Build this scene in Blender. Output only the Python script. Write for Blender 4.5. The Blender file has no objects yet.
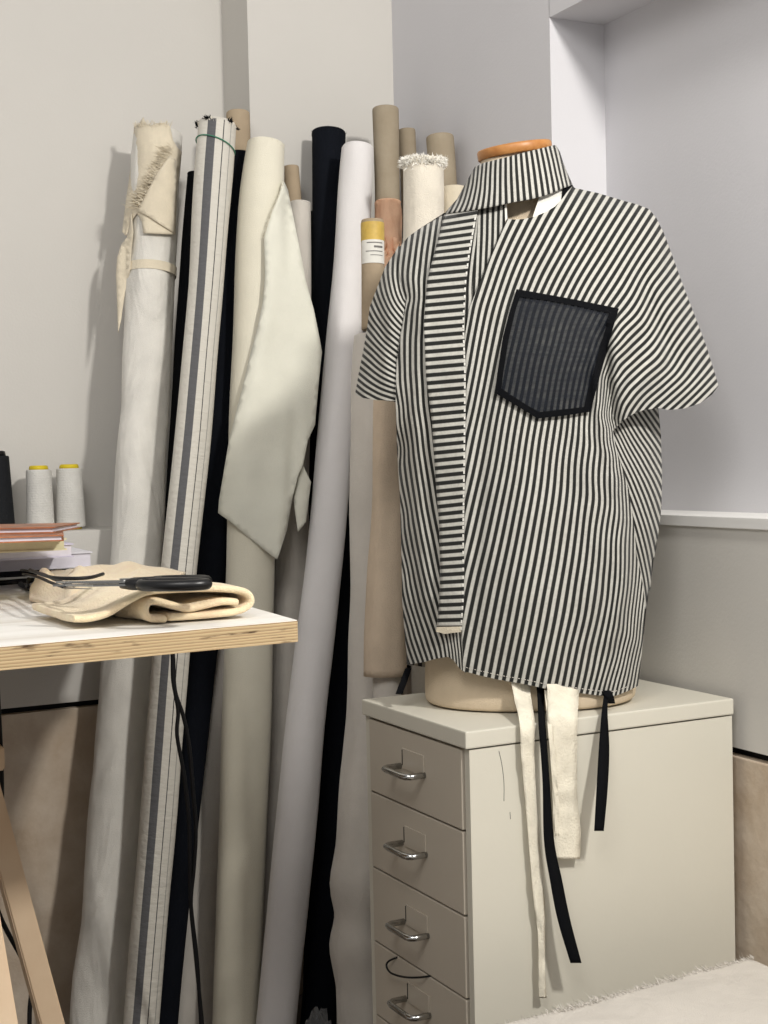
import bpy, bmesh, math, random
import numpy as np
from mathutils import Vector, Matrix, noise
from mathutils.geometry import delaunay_2d_cdt
random.seed(7)
C = bpy.context.scene.collection
PI = math.pi

# ------------------------------------------------------------------ survey: camera and measured bearings
FPX = 1420.67
YAW, PITCH, ROLL = 0.4722926, 0.03706792, 0.0232453
CAM = np.array([0.0, 0.0, 1.028])
def cam_rows():
    f = np.array([math.sin(YAW)*math.cos(PITCH), math.cos(YAW)*math.cos(PITCH), -math.sin(PITCH)])
    r = np.array([math.cos(YAW), -math.sin(YAW), 0.0]); d = np.cross(f, r)
    c, s = math.cos(ROLL), math.sin(ROLL)
    return np.array([c*r+s*d, -s*r+c*d, f])
M = cam_rows()
def ray(x, y):
    return M.T @ np.array([(x-384)/FPX, (y-512)/FPX, 1.0])
def onX(x, y, X): r = ray(x, y); return CAM + r*X/r[0]
def onY(x, y, Y): r = ray(x, y); return CAM + r*Y/r[1]
def onZ(x, y, z): r = ray(x, y); return CAM + r*(z-CAM[2])/r[2]
def onD(x, y, d): return CAM + ray(x, y)*d

# ------------------------------------------------------------------ materials
def newmat(name):
    m = bpy.data.materials.new(name); m.use_nodes = True
    nt = m.node_tree; b = nt.nodes['Principled BSDF']
    return m, nt, b
def lin(c):
    return tuple(((v/12.92) if v <= 0.04045 else ((v+0.055)/1.055)**2.4) for v in [x/255 for x in c])
def rgb(c): return (*lin(c), 1)
def N(nt, t, **k):
    n = nt.nodes.new(t)
    for a, v in k.items():
        if a in n.inputs.keys(): n.inputs[a].default_value = v
        else: setattr(n, a, v)
    return n
def mat(name, col, rough=0.8, var=0.06, vscale=6, bump=0.0, bscale=200, metal=0.0, spec=0.3, col2=None, sheen=0.0, wbump=0.0, wscale=14):
    m, nt, b = newmat(name)
    b.inputs['Roughness'].default_value = rough
    b.inputs['Metallic'].default_value = metal
    b.inputs['Specular IOR Level'].default_value = spec
    if sheen: b.inputs['Sheen Weight'].default_value = sheen
    tc = N(nt, 'ShaderNodeTexCoord')
    nz = N(nt, 'ShaderNodeTexNoise', Scale=vscale, Detail=5.0, Roughness=0.6)
    nt.links.new(tc.outputs['Object'], nz.inputs['Vector'])
    r = N(nt, 'ShaderNodeValToRGB'); e = r.color_ramp.elements
    c2 = col2 or tuple(max(0, v*(1-var*2)) for v in col)
    e[0].position = 0.3; e[0].color = rgb(c2); e[1].position = 0.7; e[1].color = rgb(col)
    nt.links.new(nz.outputs['Fac'], r.inputs['Fac']); nt.links.new(r.outputs['Color'], b.inputs['Base Color'])
    last = None
    if wbump:
        n3 = N(nt, 'ShaderNodeTexNoise', Scale=wscale, Detail=3.0, Distortion=0.6)
        mp = N(nt, 'ShaderNodeMapping'); mp.inputs['Scale'].default_value = (1, 1, 0.45)
        nt.links.new(tc.outputs['Object'], mp.inputs['Vector']); nt.links.new(mp.outputs[0], n3.inputs['Vector'])
        bp = N(nt, 'ShaderNodeBump', Strength=wbump, Distance=0.02)
        nt.links.new(n3.outputs['Fac'], bp.inputs['Height']); last = bp
    if bump:
        n2 = N(nt, 'ShaderNodeTexNoise', Scale=bscale, Detail=3.0)
        nt.links.new(tc.outputs['Object'], n2.inputs['Vector'])
        bp = N(nt, 'ShaderNodeBump', Strength=bump, Distance=0.003)
        nt.links.new(n2.outputs['Fac'], bp.inputs['Height'])
        if last: nt.links.new(last.outputs[0], bp.inputs['Normal'])
        last = bp
    if last: nt.links.new(last.outputs[0], b.inputs['Normal'])
    return m
MT = {}
MT['wall'] = mat('wall_paint', (205, 202, 196), 0.9, 0.008, 3, 0.08, 220)
MT['wall_grey'] = mat('white_wall_paint', (212, 211, 214), 0.9, 0.008, 3, 0.08, 220)
MT['trim_white'] = mat('white_trim', (232, 231, 228), 0.6, 0.01, 4, 0.1, 80)
MT['gap'] = mat('dark_gap', (18, 18, 20), 0.9)
MT['stone'] = mat('beige_stone', (214, 201, 184), 0.75, 0.1, 12, 0.4, 60, col2=(184, 165, 143))
MT['floor'] = mat('floor_concrete', (120, 110, 100), 0.8, 0.1, 5)
MT['cab'] = mat('cream_lacquered_steel', (214, 210, 196), 0.45, 0.012, 3, 0.05, 90, spec=0.4)
MT['cab_front'] = mat('shaded_cream_lacquer', (194, 185, 170), 0.45, 0.012, 3, 0.05, 90, spec=0.4)  # same lacquer darkened: shade on the side turned from the lamp, put into the colour
MT['chrome'] = mat('chrome', (190, 190, 188), 0.18, 0.02, 5, metal=1.0)
MT['card'] = mat('clear_label_plastic', (190, 181, 166), 0.25, 0.01, 5, spec=0.6)
MT['linen'] = mat('natural_linen', (228, 225, 217), 0.95, 0.03, 20, 0.5, 700, sheen=.2, wbump=.9, wscale=11)
MT['cream'] = mat('cream_cloth', (228, 223, 205), 0.9, 0.02, 12, 0.3, 600, sheen=.2, wbump=.12, wscale=8)
MT['white'] = mat('white_cloth', (228, 225, 224), 0.85, 0.015, 10, 0.25, 600, sheen=.2, wbump=.10, wscale=10)
MT['greywhite'] = mat('grey_white_linen', (210, 204, 195), 0.95, 0.03, 12, 0.4, 600, sheen=.2, wbump=.3)
MT['ecru'] = mat('ecru_canvas', (226, 215, 192), 0.95, 0.04, 25, 0.4, 600, sheen=.2, wbump=.3)
MT['frayed'] = mat('cream_fringed_cloth', (240, 232, 216), 0.95, 0.03, 25, 0.5, 500, sheen=.2, wbump=.35)
MT['fringe'] = mat('white_fringe_yarn', (255, 252, 244), 0.9, 0.01, 25, sheen=.3)
MT['cream_flap'] = mat('cream_draped_cloth', (228, 227, 213), 0.9, 0.02, 12, 0.3, 600, sheen=.2, wbump=.12, wscale=8)
MT['navy'] = mat('black_navy_cloth', (19, 22, 29), 0.95, 0.1, 12, 0.3, 500, spec=0.1)
MT['black'] = mat('black_cloth', (17, 18, 21), 0.95, 0.1, 12, 0.3, 500, spec=0.1)
MT['tan'] = mat('tan_linen', (214, 195, 172), 0.95, 0.05, 10, 0.4, 500, wbump=.3)
MT['peach'] = mat('peach_cloth', (252, 212, 180), 0.9, 0.06, 30, 0.4, 500, wbump=.4, wscale=30, col2=(240, 190, 156))
MT['kraft'] = mat('kraft_cardboard', (162, 150, 130), 0.85, 0.05, 14, 0.2, 200, col2=(146, 133, 112))
MT['kraft2'] = mat('pale_kraft_cardboard', (174, 156, 131), 0.85, 0.05, 14, 0.2, 200)
MT['yellow'] = mat('yellow_tape', (216, 182, 92), 0.5, 0.08, 40)
MT['label'] = mat('paper_label', (226, 224, 216), 0.7, 0.02, 20)
MT['ink'] = mat('grey_ink', (120, 118, 115), 0.8)
MT['darkcloth'] = mat('black_tie_tape', (14, 15, 18), 0.9, 0.05, 30, 0.4, 900, spec=0.1)
MT['ribbon'] = mat('crinkled_cream_ribbon', (238, 231, 212), 0.9, 0.04, 45, 0.4, 400, wbump=.25, wscale=30)
MT['form'] = mat('dress_form_linen', (220, 202, 175), 0.9, 0.04, 10, 0.5, 900)
MT['capwood'] = mat('varnished_orange_wood', (198, 142, 84), 0.4, 0.1, 45, spec=0.4, col2=(166, 108, 56))
MT['plastic_black'] = mat('black_plastic', (14, 14, 16), 0.35, 0.05, 20, spec=0.5)
MT['cable'] = mat('black_cable', (20, 20, 22), 0.5, 0.05, 20)
MT['steel'] = mat('steel', (170, 170, 168), 0.25, 0.03, 30, metal=1.0)
MT['thread'] = mat('white_thread', (214, 212, 206), 0.8, 0.04, 20, 0.4, 300)
MT['thread_black'] = mat('black_thread', (20, 22, 26), 0.8, 0.04, 20, 0.4, 300)
MT['cone_yellow'] = mat('yellow_plastic', (214, 190, 40), 0.5, 0.03, 20)
MT['beech'] = mat('beech_wood', (222, 198, 168), 0.6, 0.06, 8, col2=(210, 182, 150))
MT['paper'] = mat('book_paper', (218, 214, 222), 0.8, 0.03, 60)
MT['paper_cream'] = mat('cream_book_paper', (222, 216, 180), 0.8, 0.03, 60)
MT['cover_white'] = mat('white_cover', (228, 226, 232), 0.6)
MT['cover_dark'] = mat('dark_cover', (30, 32, 40), 0.5, 0.2, 60)
MT['cover_lilac'] = mat('lilac_cover', (206, 202, 222), 0.6)
MT['cover_orange'] = mat('orange_brown_photo_cover', (192, 120, 78), 0.4, 0.2, 25, col2=(110, 80, 66))
MT['green'] = mat('green_string', (70, 130, 105), 0.8)
MT['stool_white'] = mat('white_bench', (205, 200, 192), 0.7)

def clear_plastic():
    m, nt, b = newmat('clear_plastic_bag')
    b.inputs['Base Color'].default_value = (0.25, 0.26, 0.27, 1); b.inputs['Roughness'].default_value = 0.15
    b.inputs['Alpha'].default_value = 0.3
    return m
MT['bag'] = clear_plastic()

def stripe_mat(name, light=(194, 192, 184), dark=(33, 34, 32), duty=0.535):
    m, nt, b = newmat(name)
    b.inputs['Roughness'].default_value = 0.85; b.inputs['Specular IOR Level'].default_value = 0.2
    b.inputs['Sheen Weight'].default_value = 0.15
    uv = N(nt, 'ShaderNodeUVMap', uv_map='UVMap')
    sx = N(nt, 'ShaderNodeSeparateXYZ'); nt.links.new(uv.outputs[0], sx.inputs[0])
    fr = N(nt, 'ShaderNodeMath', operation='FRACT'); nt.links.new(sx.outputs[0], fr.inputs[0])
    # triangle wave then soft threshold
    a = N(nt, 'ShaderNodeMath', operation='SUBTRACT'); nt.links.new(fr.outputs[0], a.inputs[0]); a.inputs[1].default_value = 0.5
    ab = N(nt, 'ShaderNodeMath', operation='ABSOLUTE'); nt.links.new(a.outputs[0], ab.inputs[0])
    mr = N(nt, 'ShaderNodeMapRange'); nt.links.new(ab.outputs[0], mr.inputs['Value'])
    mr.inputs['From Min'].default_value = duty/2-0.05; mr.inputs['From Max'].default_value = duty/2+0.05
    tc = N(nt, 'ShaderNodeTexCoord'); nz = N(nt, 'ShaderNodeTexNoise', Scale=260.0, Detail=3.0)
    nt.links.new(tc.outputs['Object'], nz.inputs['Vector'])
    mx = N(nt, 'ShaderNodeMix', data_type='RGBA'); nt.links.new(mr.outputs[0], mx.inputs['Factor'])
    mx.inputs[6].default_value = rgb(dark); mx.inputs[7].default_value = rgb(light)
    m2 = N(nt, 'ShaderNodeMix', data_type='RGBA', blend_type='MULTIPLY'); m2.inputs['Factor'].default_value = 0.35
    r = N(nt, 'ShaderNodeValToRGB'); r.color_ramp.elements[0].position = .3; r.color_ramp.elements[0].color = (.6, .6, .6, 1)
    r.color_ramp.elements[1].position = .65
    nt.links.new(nz.outputs['Fac'], r.inputs['Fac'])
    nt.links.new(mx.outputs[2], m2.inputs[6]); nt.links.new(r.outputs['Color'], m2.inputs[7])
    nt.links.new(m2.outputs[2], b.inputs['Base Color'])
    bp = N(nt, 'ShaderNodeBump', Strength=0.3, Distance=0.002); n2 = N(nt, 'ShaderNodeTexNoise', Scale=600.0)
    n4 = N(nt, 'ShaderNodeTexNoise', Scale=16.0, Detail=3.0); nt.links.new(tc.outputs['Object'], n4.inputs['Vector'])
    b4 = N(nt, 'ShaderNodeBump', Strength=0.35, Distance=0.02); nt.links.new(n4.outputs['Fac'], b4.inputs['Height'])
    nt.links.new(tc.outputs['Object'], n2.inputs['Vector']); nt.links.new(n2.outputs['Fac'], bp.inputs['Height'])
    nt.links.new(b4.outputs[0], bp.inputs['Normal']); nt.links.new(bp.outputs[0], b.inputs['Normal'])
    return m
MT['stripe'] = stripe_mat('black_and_white_stripe')

def sheer_mat():
    m, nt, b = newmat('sheer_black_mesh')
    b.inputs['Base Color'].default_value = rgb((12, 18, 28)); b.inputs['Specular IOR Level'].default_value = 0.15; b.inputs['Roughness'].default_value = 0.6
    b.inputs['Sheen Weight'].default_value = 0.08
    tc = N(nt, 'ShaderNodeTexCoord'); nz = N(nt, 'ShaderNodeTexNoise', Scale=30.0, Detail=4.0)
    mp = N(nt, 'ShaderNodeMapping'); mp.inputs['Scale'].default_value = (1, 1, 8)
    nt.links.new(tc.outputs['Object'], mp.inputs[0]); nt.links.new(mp.outputs[0], nz.inputs['Vector'])
    mr = N(nt, 'ShaderNodeMapRange'); nt.links.new(nz.outputs['Fac'], mr.inputs[0])
    mr.inputs['From Min'].default_value = .3; mr.inputs['From Max'].default_value = .75
    mr.inputs['To Min'].default_value = .86; mr.inputs['To Max'].default_value = .60
    nt.links.new(mr.outputs[0], b.inputs['Alpha'])
    return m
MT['sheer'] = sheer_mat()

def plywood_mat():
    m, nt, b = newmat('plywood_edge')
    b.inputs['Roughness'].default_value = 0.8
    tc = N(nt, 'ShaderNodeTexCoord'); sx = N(nt, 'ShaderNodeSeparateXYZ'); nt.links.new(tc.outputs['Object'], sx.inputs[0])
    nz = N(nt, 'ShaderNodeTexNoise', Scale=9.0, Detail=4.0); mp = N(nt, 'ShaderNodeMapping'); mp.inputs['Scale'].default_value = (1, 1, 10)
    nt.links.new(tc.outputs['Object'], mp.inputs[0]); nt.links.new(mp.outputs[0], nz.inputs['Vector'])
    ad = N(nt, 'ShaderNodeMath', operation='MULTIPLY_ADD'); nt.links.new(nz.outputs['Fac'], ad.inputs[0]); ad.inputs[1].default_value = 0.004
    nt.links.new(sx.outputs[2], ad.inputs[2])
    ml = N(nt, 'ShaderNodeMath', operation='MULTIPLY'); nt.links.new(ad.outputs[0], ml.inputs[0]); ml.inputs[1].default_value = 1/0.0068
    fr = N(nt, 'ShaderNodeMath', operation='FRACT'); nt.links.new(ml.outputs[0], fr.inputs[0])
    r = N(nt, 'ShaderNodeValToRGB'); e = r.color_ramp.elements
    e[0].position = 0; e[0].color = rgb((150, 122, 86)); e[1].position = 1; e[1].color = rgb((214, 192, 152))
    e2 = e.new(0.45); e2.color = rgb((206, 184, 144)); e3 = e.new(0.55); e3.color = rgb((164, 134, 96))
    nt.links.new(fr.outputs[0], r.inputs['Fac'])
    n2 = N(nt, 'ShaderNodeTexNoise', Scale=22.0, Detail=6.0); m2p = N(nt, 'ShaderNodeMapping'); m2p.inputs['Scale'].default_value = (1, 1, 7)
    nt.links.new(tc.outputs['Object'], m2p.inputs[0]); nt.links.new(m2p.outputs[0], n2.inputs['Vector'])
    r2 = N(nt, 'ShaderNodeValToRGB'); r2.color_ramp.elements[0].position = .3; r2.color_ramp.elements[0].color = rgb((95, 75, 58))
    r2.color_ramp.elements[1].position = .42; r2.color_ramp.elements[1].color = (1, 1, 1, 1)
    nt.links.new(n2.outputs['Fac'], r2.inputs['Fac'])
    mx = N(nt, 'ShaderNodeMix', data_type='RGBA', blend_type='MULTIPLY'); mx.inputs['Factor'].default_value = 1
    nt.links.new(r.outputs['Color'], mx.inputs[6]); nt.links.new(r2.outputs['Color'], mx.inputs[7])
    nt.links.new(mx.outputs[2], b.inputs['Base Color'])
    return m
MT['ply'] = plywood_mat()
def tabletop_mat():
    m, nt, b = newmat('painted_white_tabletop')
    b.inputs['Roughness'].default_value = 0.55
    tc = N(nt, 'ShaderNodeTexCoord'); nz = N(nt, 'ShaderNodeTexNoise', Scale=3.0, Detail=4.0)
    mp = N(nt, 'ShaderNodeMapping'); mp.inputs['Scale'].default_value = (0.8, 9, 1)
    nt.links.new(tc.outputs['Object'], mp.inputs[0]); nt.links.new(mp.outputs[0], nz.inputs['Vector'])
    r = N(nt, 'ShaderNodeValToRGB'); e = r.color_ramp.elements
    e[0].position = .35; e[0].color = rgb((222, 217, 208)); e[1].position = .6; e[1].color = rgb((243, 241, 236))
    nt.links.new(nz.outputs['Fac'], r.inputs['Fac']); nt.links.new(r.outputs['Color'], b.inputs['Base Color'])
    return m
MT['tabletop'] = tabletop_mat()
def rollstripe_mat():
    # white ticking with one grey band and a fine dark thread line, drawn round the roll (UV u = angle)
    m, nt, b = newmat('white_ticking_with_grey_band')
    b.inputs['Roughness'].default_value = 0.9
    uv = N(nt, 'ShaderNodeUVMap', uv_map='UVMap'); sx = N(nt, 'ShaderNodeSeparateXYZ'); nt.links.new(uv.outputs[0], sx.inputs[0])
    r = N(nt, 'ShaderNodeValToRGB'); r.color_ramp.interpolation = 'CONSTANT'; e = r.color_ramp.elements
    base = rgb((206, 202, 192)); grey = rgb((92, 92, 94)); dk = rgb((50, 50, 52))
    e[0].position = 0; e[0].color = base; e[1].position = 0.434; e[1].color = grey
    for p, c in ((0.513, base), (0.573, dk), (0.580, base), (0.64, rgb((150, 148, 142))), (0.648, base)):
        x = e.new(p); x.color = c
    nt.links.new(sx.outputs[0], r.inputs['Fac']); nt.links.new(r.outputs['Color'], b.inputs['Base Color'])
    wv = N(nt, 'ShaderNodeTexNoise', Scale=1.0, Detail=3.0); mp = N(nt, 'ShaderNodeMapping'); mp.inputs['Scale'].default_value = (10, 110, 1)
    nt.links.new(uv.outputs[0], mp.inputs[0]); nt.links.new(mp.outputs[0], wv.inputs['Vector'])
    bp = N(nt, 'ShaderNodeBump', Strength=0.35, Distance=0.008); nt.links.new(wv.outputs['Fac'], bp.inputs['Height']); nt.links.new(bp.outputs[0], b.inputs['Normal'])
    return m
MT['rollstripe'] = rollstripe_mat()

# ------------------------------------------------------------------ object helpers
def link(name, me, m=None, parent=None, kind=None, smooth=True):
    o = bpy.data.objects.new(name, me); C.objects.link(o)
    if m is not None:
        for q in (m if isinstance(m, (list, tuple)) else [m]): me.materials.append(q)
    if smooth:
        for p in me.polygons: p.use_smooth = True
    if parent is not None:
        o.parent = parent
        o.matrix_parent_inverse = Matrix.Translation(-parent.location) if parent.rotation_euler.z == 0 else parent.matrix_basis.inverted()
    if kind: o['kind'] = kind
    return o
def from_bm(name, bm, m, parent=None, kind=None, smooth=False):
    me = bpy.data.meshes.new(name); bm.to_mesh(me); bm.free()
    return link(name, me, m, parent, kind, smooth)
def thing(name, label, cat, loc=(0, 0, 0), group=None):
    o = bpy.data.objects.new(name, None); C.objects.link(o); o.location = loc; o.empty_display_size = .05
    return tag(o, label, cat, group)
def tag(o, label, cat, group=None):
    o['label'] = label; o['category'] = cat
    if group: o['group'] = group
    return o
def bbox(bm, lo, hi, rz=0, piv=(0, 0)):
    vs = bmesh.ops.create_cube(bm, size=1)['verts']
    for v in vs:
        v.co = Vector([lo[i]+(v.co[i]+.5)*(hi[i]-lo[i]) for i in range(3)])
    if rz: bmesh.ops.rotate(bm, verts=vs, cent=(piv[0], piv[1], 0), matrix=Matrix.Rotation(rz, 3, 'Z'))
    return vs
def box(name, lo, hi, m, parent=None, kind=None, bevel=0, rz=0, piv=(0, 0)):
    bm = bmesh.new(); bbox(bm, lo, hi, rz, piv)
    if bevel: bmesh.ops.bevel(bm, geom=bm.edges[:], offset=bevel, segments=2, affect='EDGES', profile=.6)
    return from_bm(name, bm, m, parent, kind)
def frames(P):
    P = [Vector(p) for p in P]; T = []
    for i in range(len(P)):
        T.append((P[min(i+1, len(P)-1)]-P[max(i-1, 0)]).normalized())
    u = Vector((1, 0, 0)) if abs(T[0].x) < .9 else Vector((0, 1, 0)); out = []
    for p, t in zip(P, T):
        u = (u-t*u.dot(t)).normalized(); out.append((p, t, u.copy(), t.cross(u)))
    return out
def tube_bm(bm, P, rad, seg=12, caps=True, disp=None, uv=False, flat=1.0):
    if not hasattr(rad, '__len__'): rad = [rad]*len(P)
    fr = frames(P); rings = []; L = 0; lens = []
    for i, (p, t, u, v) in enumerate(fr):
        if i: L += (fr[i][0]-fr[i-1][0]).length
        lens.append(L); ring = []
        for k in range(seg):
            a = 2*PI*k/seg; d = disp(a, L) if disp else 0
            ring.append(bm.verts.new(p+(u*math.cos(a)+v*math.sin(a)*flat)*(rad[i]+d)))
        rings.append(ring)
    ul = bm.loops.layers.uv.new('UVMap') if uv else None
    for i in range(len(rings)-1):
        for k in range(seg):
            f = bm.faces.new((rings[i][k], rings[i][(k+1) % seg], rings[i+1][(k+1) % seg], rings[i+1][k])); f.smooth = True
            if uv:
                for l, (uu, vv) in zip(f.loops, ((k/seg, lens[i]), ((k+1)/seg, lens[i]), ((k+1)/seg, lens[i+1]), (k/seg, lens[i+1]))): l[ul].uv = (uu, vv)
    if caps:
        bm.faces.new(rings[0][::-1]); bm.faces.new(rings[-1])
    return rings
def tube(name, P, rad, m, parent=None, seg=12, **k):
    bm = bmesh.new(); tube_bm(bm, P, rad, seg, **k)
    return from_bm(name, bm, m, parent)
def spline(P, n):
    P = [np.array(p, float) for p in P]; out = []
    Q = [2*P[0]-P[1]]+P+[2*P[-1]-P[-2]]
    for i in range(len(P)-1):
        p0, p1, p2, p3 = Q[i:i+4]
        for k in range(n):
            t = k/n
            out.append(.5*((2*p1)+(-p0+p2)*t+(2*p0-5*p1+4*p2-p3)*t*t+(-p0+3*p1-3*p2+p3)*t**3))
    out.append(P[-1]); return out

# ------------------------------------------------------------------ room shell
XR, XN, YL, YU = 1.315, 1.422, 2.491, 2.622
YE, ZT = 1.944, 1.737
def S(n, lo, hi, m, **k): return box(n, lo, hi, MT[m], kind='structure', **k)
S('floor', (-2.5, -1.5, -.05), (1.5, 2.7, 0), 'floor')
S('wall_left', (-2.5, YU, .6), (1.52, YU+.1, 2.9), 'wall')
S('wall_pillar', (1.011, YL, 0.93), (XR+.01, YU, 2.9), 'wall')
S('wall_left_lower', (-2.5, YL, .610), (XR+.01, YU, .914), 'wall')
S('trim_1', (1.011, YL, .610), (XR+.01, YU, .935), 'wall')
S('trim_2', (-2.5, YL+.015, .55), (XR+.05, YU+.05, .612), 'gap')
S('baseboard_left', (-2.5, YL-.002, 0), (XR+.01, YU, .599), 'stone', bevel=.002)
S('wall_right', (XN, -.3, .6), (XN+.1, YU+.1, 2.9), 'wall_grey')
S('wall_right_corner', (XR, YE, .93), (XN+.01, YU+.05, 2.9), 'wall_grey')
S('wall_right_header', (XR, -.3, ZT), (XN+.01, YE+.001, 2.9), 'wall_grey')
S('wall_right_lower', (XR, -.3, .618), (XN+.01, YU, .923), 'wall')
S('trim_3', (XR-.004, -.3, .922), (XN+.01, YE, .9375), 'trim_white', bevel=.001)
S('trim_4', (XR+.015, -.3, .55), (XN+.03, YU, .62), 'gap')
S('baseboard_right', (XR-.002, -.3, 0), (XN, YU, .606), 'stone', bevel=.002)

# ------------------------------------------------------------------ drawer cabinet
cab = thing('drawer_cabinet', 'cream metal drawer cabinet with chrome handles carrying the dress form', 'cabinet', (1.088, 1.652, 0))
X0, X1, Y0, Y1, ZC = .877, 1.300, 1.508, 1.796, .690
box('top_panel', (X0-.002, Y0-.002, .668), (X1, Y1, ZC), MT['cab'], cab, bevel=.0022)
bm = bmesh.new()
bbox(bm, (X0+.004, Y0, .03), (X1-.002, Y0+.012, .666)); bbox(bm, (X0+.004, Y1-.012, .03), (X1-.002, Y1, .666))
bbox(bm, (X1-.012, Y0+.01, .03), (X1-.003, Y1-.01, .666)); bbox(bm, (X0+.006, Y0+.01, .03), (X1-.01, Y1-.01, .045))
bbox(bm, (X0+.01, Y0+.01, .655), (X1-.01, Y1-.01, .666))
from_bm('carcass', bm, MT['cab'], cab)
zb = [.6655, .5620, .4545, .3488, .2430, .1370, .0330]
for i in range(6):
    zt, zl = zb[i]-.0012, zb[i+1]+.0012
    d = box('drawer', (X0+.001, Y0+.0155, zl), (X0+.30, Y1-.0155, zt), MT['cab_front'], cab, bevel=.0015)
    hz = zt-.051 if i else .6145
    ya, yb = 1.6195, 1.6868
    P = [(X0+.002, yb, hz), (X0-.020, yb, hz), (X0-.0255, yb-.004, hz), (X0-.027, yb-.012, hz), (X0-.027, ya+.012, hz), (X0-.0255, ya+.004, hz), (X0-.020, ya, hz), (X0+.002, ya, hz)]
    bm = bmesh.new(); tube_bm(bm, P, .0042, 10)
    from_bm('drawer_handle', bm, MT['chrome'], d)
    bm = bmesh.new(); bbox(bm, (X0-.0008, ya-.0005, hz-.002), (X0+.001, yb-.008, hz+.026)); bmesh.ops.bevel(bm, geom=bm.edges[:], offset=.0004, segments=1, affect='EDGES')
    from_bm('label_holder', bm, MT['card'], d)
    box('label_slot', (X0-.0016, yb-.0095, hz+.003), (X0+.001, yb-.0085, hz+.024), MT['gap'], d)
for cx in (X0+.05, X1-.05):
    for cy in (Y0+.05, Y1-.05):
        c = tube('caster', [(cx, cy-.01, .0151), (cx, cy+.01, .0151)], .015, MT['plastic_black'], cab, 16)
# cable loop shut in the fourth drawer
P = [onX(398, 957, X0+.002), onX(389, 961, X0-.006), onX(386.5, 966, X0-.008), onX(391, 973, X0-.009), onX(404, 977, X0-.009), onX(418, 977.5, X0-.007), onX(430, 976, X0+.002)]
o = tube('cord_loop', spline(P, 6), .0014, MT['cable'], None, 8); tag(o, 'thin black cord loop caught in the gap above the fourth drawer', 'cord')
# scratches on the side panel
bm = bmesh.new()
for pts in ([(499, 751), (502, 765), (504, 783), (504, 801)], [(510, 812), (510.5, 819)]):
    P = spline([onY(x, y, Y0-.0003) for x, y in pts], 5)
    tube_bm(bm, P, .0004, 5)
from_bm('pencil_mark', bm, MT['ink'], cab)

# ------------------------------------------------------------------ bench with frayed cloth in the right foreground
zc = .378
A = onZ(455, 1043, zc); B = onZ(755, 959, zc)
ux = Vector((B[0]-A[0], B[1]-A[1], 0)).normalized(); uy = Vector((ux.y, -ux.x, 0))
b0 = Vector(B)
st = thing('low_bench', 'low white bench under the frayed linen in front of the cabinet', 'bench', (b0.x-.35, b0.y-.3, 0))
def bx_or(bm, a0, a1, c0, c1, z0, z1):
    vs = bmesh.ops.create_cube(bm, size=1)['verts']
    for v in vs:
        a = a0+(v.co.x+.5)*(a1-a0); c = c0+(v.co.y+.5)*(c1-c0); z = z0+(v.co.z+.5)*(z1-z0)
        v.co = Vector((b0.x, b0.y, 0))-ux*a+uy*c+Vector((0, 0, z))
bm = bmesh.new(); bx_or(bm, .015, .80, .015, .42, .33, zc-.006); from_bm('seat', bm, MT['stool_white'], st)
for a in (.04, .74):
    for c in (.04, .37):
        bm = bmesh.new(); bx_or(bm, a, a+.04, c, c+.04, 0, .331); from_bm('leg', bm, MT['stool_white'], st)
# cloth
bm = bmesh.new(); nx, ny = 110, 56; g = {}
for i in range(nx+1):
    for j in range(ny+1):
        a = -.07+.93*i/nx; c = -.004+.52*j/ny
        z = zc+.002+.0035*noise.noise(Vector((a*9, c*9, 2)))+.0012*noise.noise(Vector((a*40, c*40, 5)))
        aa, cc = a, c
        if a < 0: z -= .9*max(0, -a-.004); aa = -.012*min(1, -a/.02)
        if a < .02: z -= .004*((.02-a)/.02)**2
        if c > .43: z -= (c-.43)*.95; cc = .43+(c-.43)*.1
        edge = 0.003*noise.noise(Vector((a*30, 0, 9))) if j == 0 else 0
        g[i, j] = bm.verts.new(Vector((b0.x, b0.y, z))-ux*aa+uy*(cc+edge))
for i in range(nx):
    for j in range(ny):
        bm.faces.new((g[i, j], g[i+1, j], g[i+1, j+1], g[i, j+1])).smooth = True
cl = from_bm('linen_cloth', bm, MT['greywhite'], None, smooth=True)
tag(cl, 'off-white linen cloth with frayed edge spread over the low bench', 'cloth')
def blades(bm, base, d, ln, w):
    d = Vector(d); s = Vector((random.uniform(-1, 1), random.uniform(-1, 1), random.uniform(-1, 1))).cross(d).normalized()*w
    p = Vector(base); q = p+d*ln*.55+s*random.uniform(-1.5, 1.5)*2; r = p+d*ln+Vector((random.uniform(-1, 1), random.uniform(-1, 1), random.uniform(-1, 1)))*ln*.25
    a, b, c, e, f = [bm.verts.new(x) for x in (p-s, p+s, q+s*.8, q-s*.8, r)]
    bm.faces.new((a, b, c, e)); bm.faces.new((e, c, f))
bm = bmesh.new()
for k in range(1900):
    a = random.uniform(-.0, .82); base = Vector((b0.x, b0.y, zc+.002))-ux*a+uy*random.uniform(-.004, .004)
    clump = .5+.9*abs(noise.noise(Vector((a*40, 1, 1))))
    blades(bm, base, (-uy+ux*random.uniform(-.7, .7)+Vector((0, 0, random.uniform(-.1, .7)))).normalized(), random.uniform(.004, .017)*clump, .0005)
from_bm('frayed_edge', bm, MT['greywhite'], cl)['kind'] = 'stuff'

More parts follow.
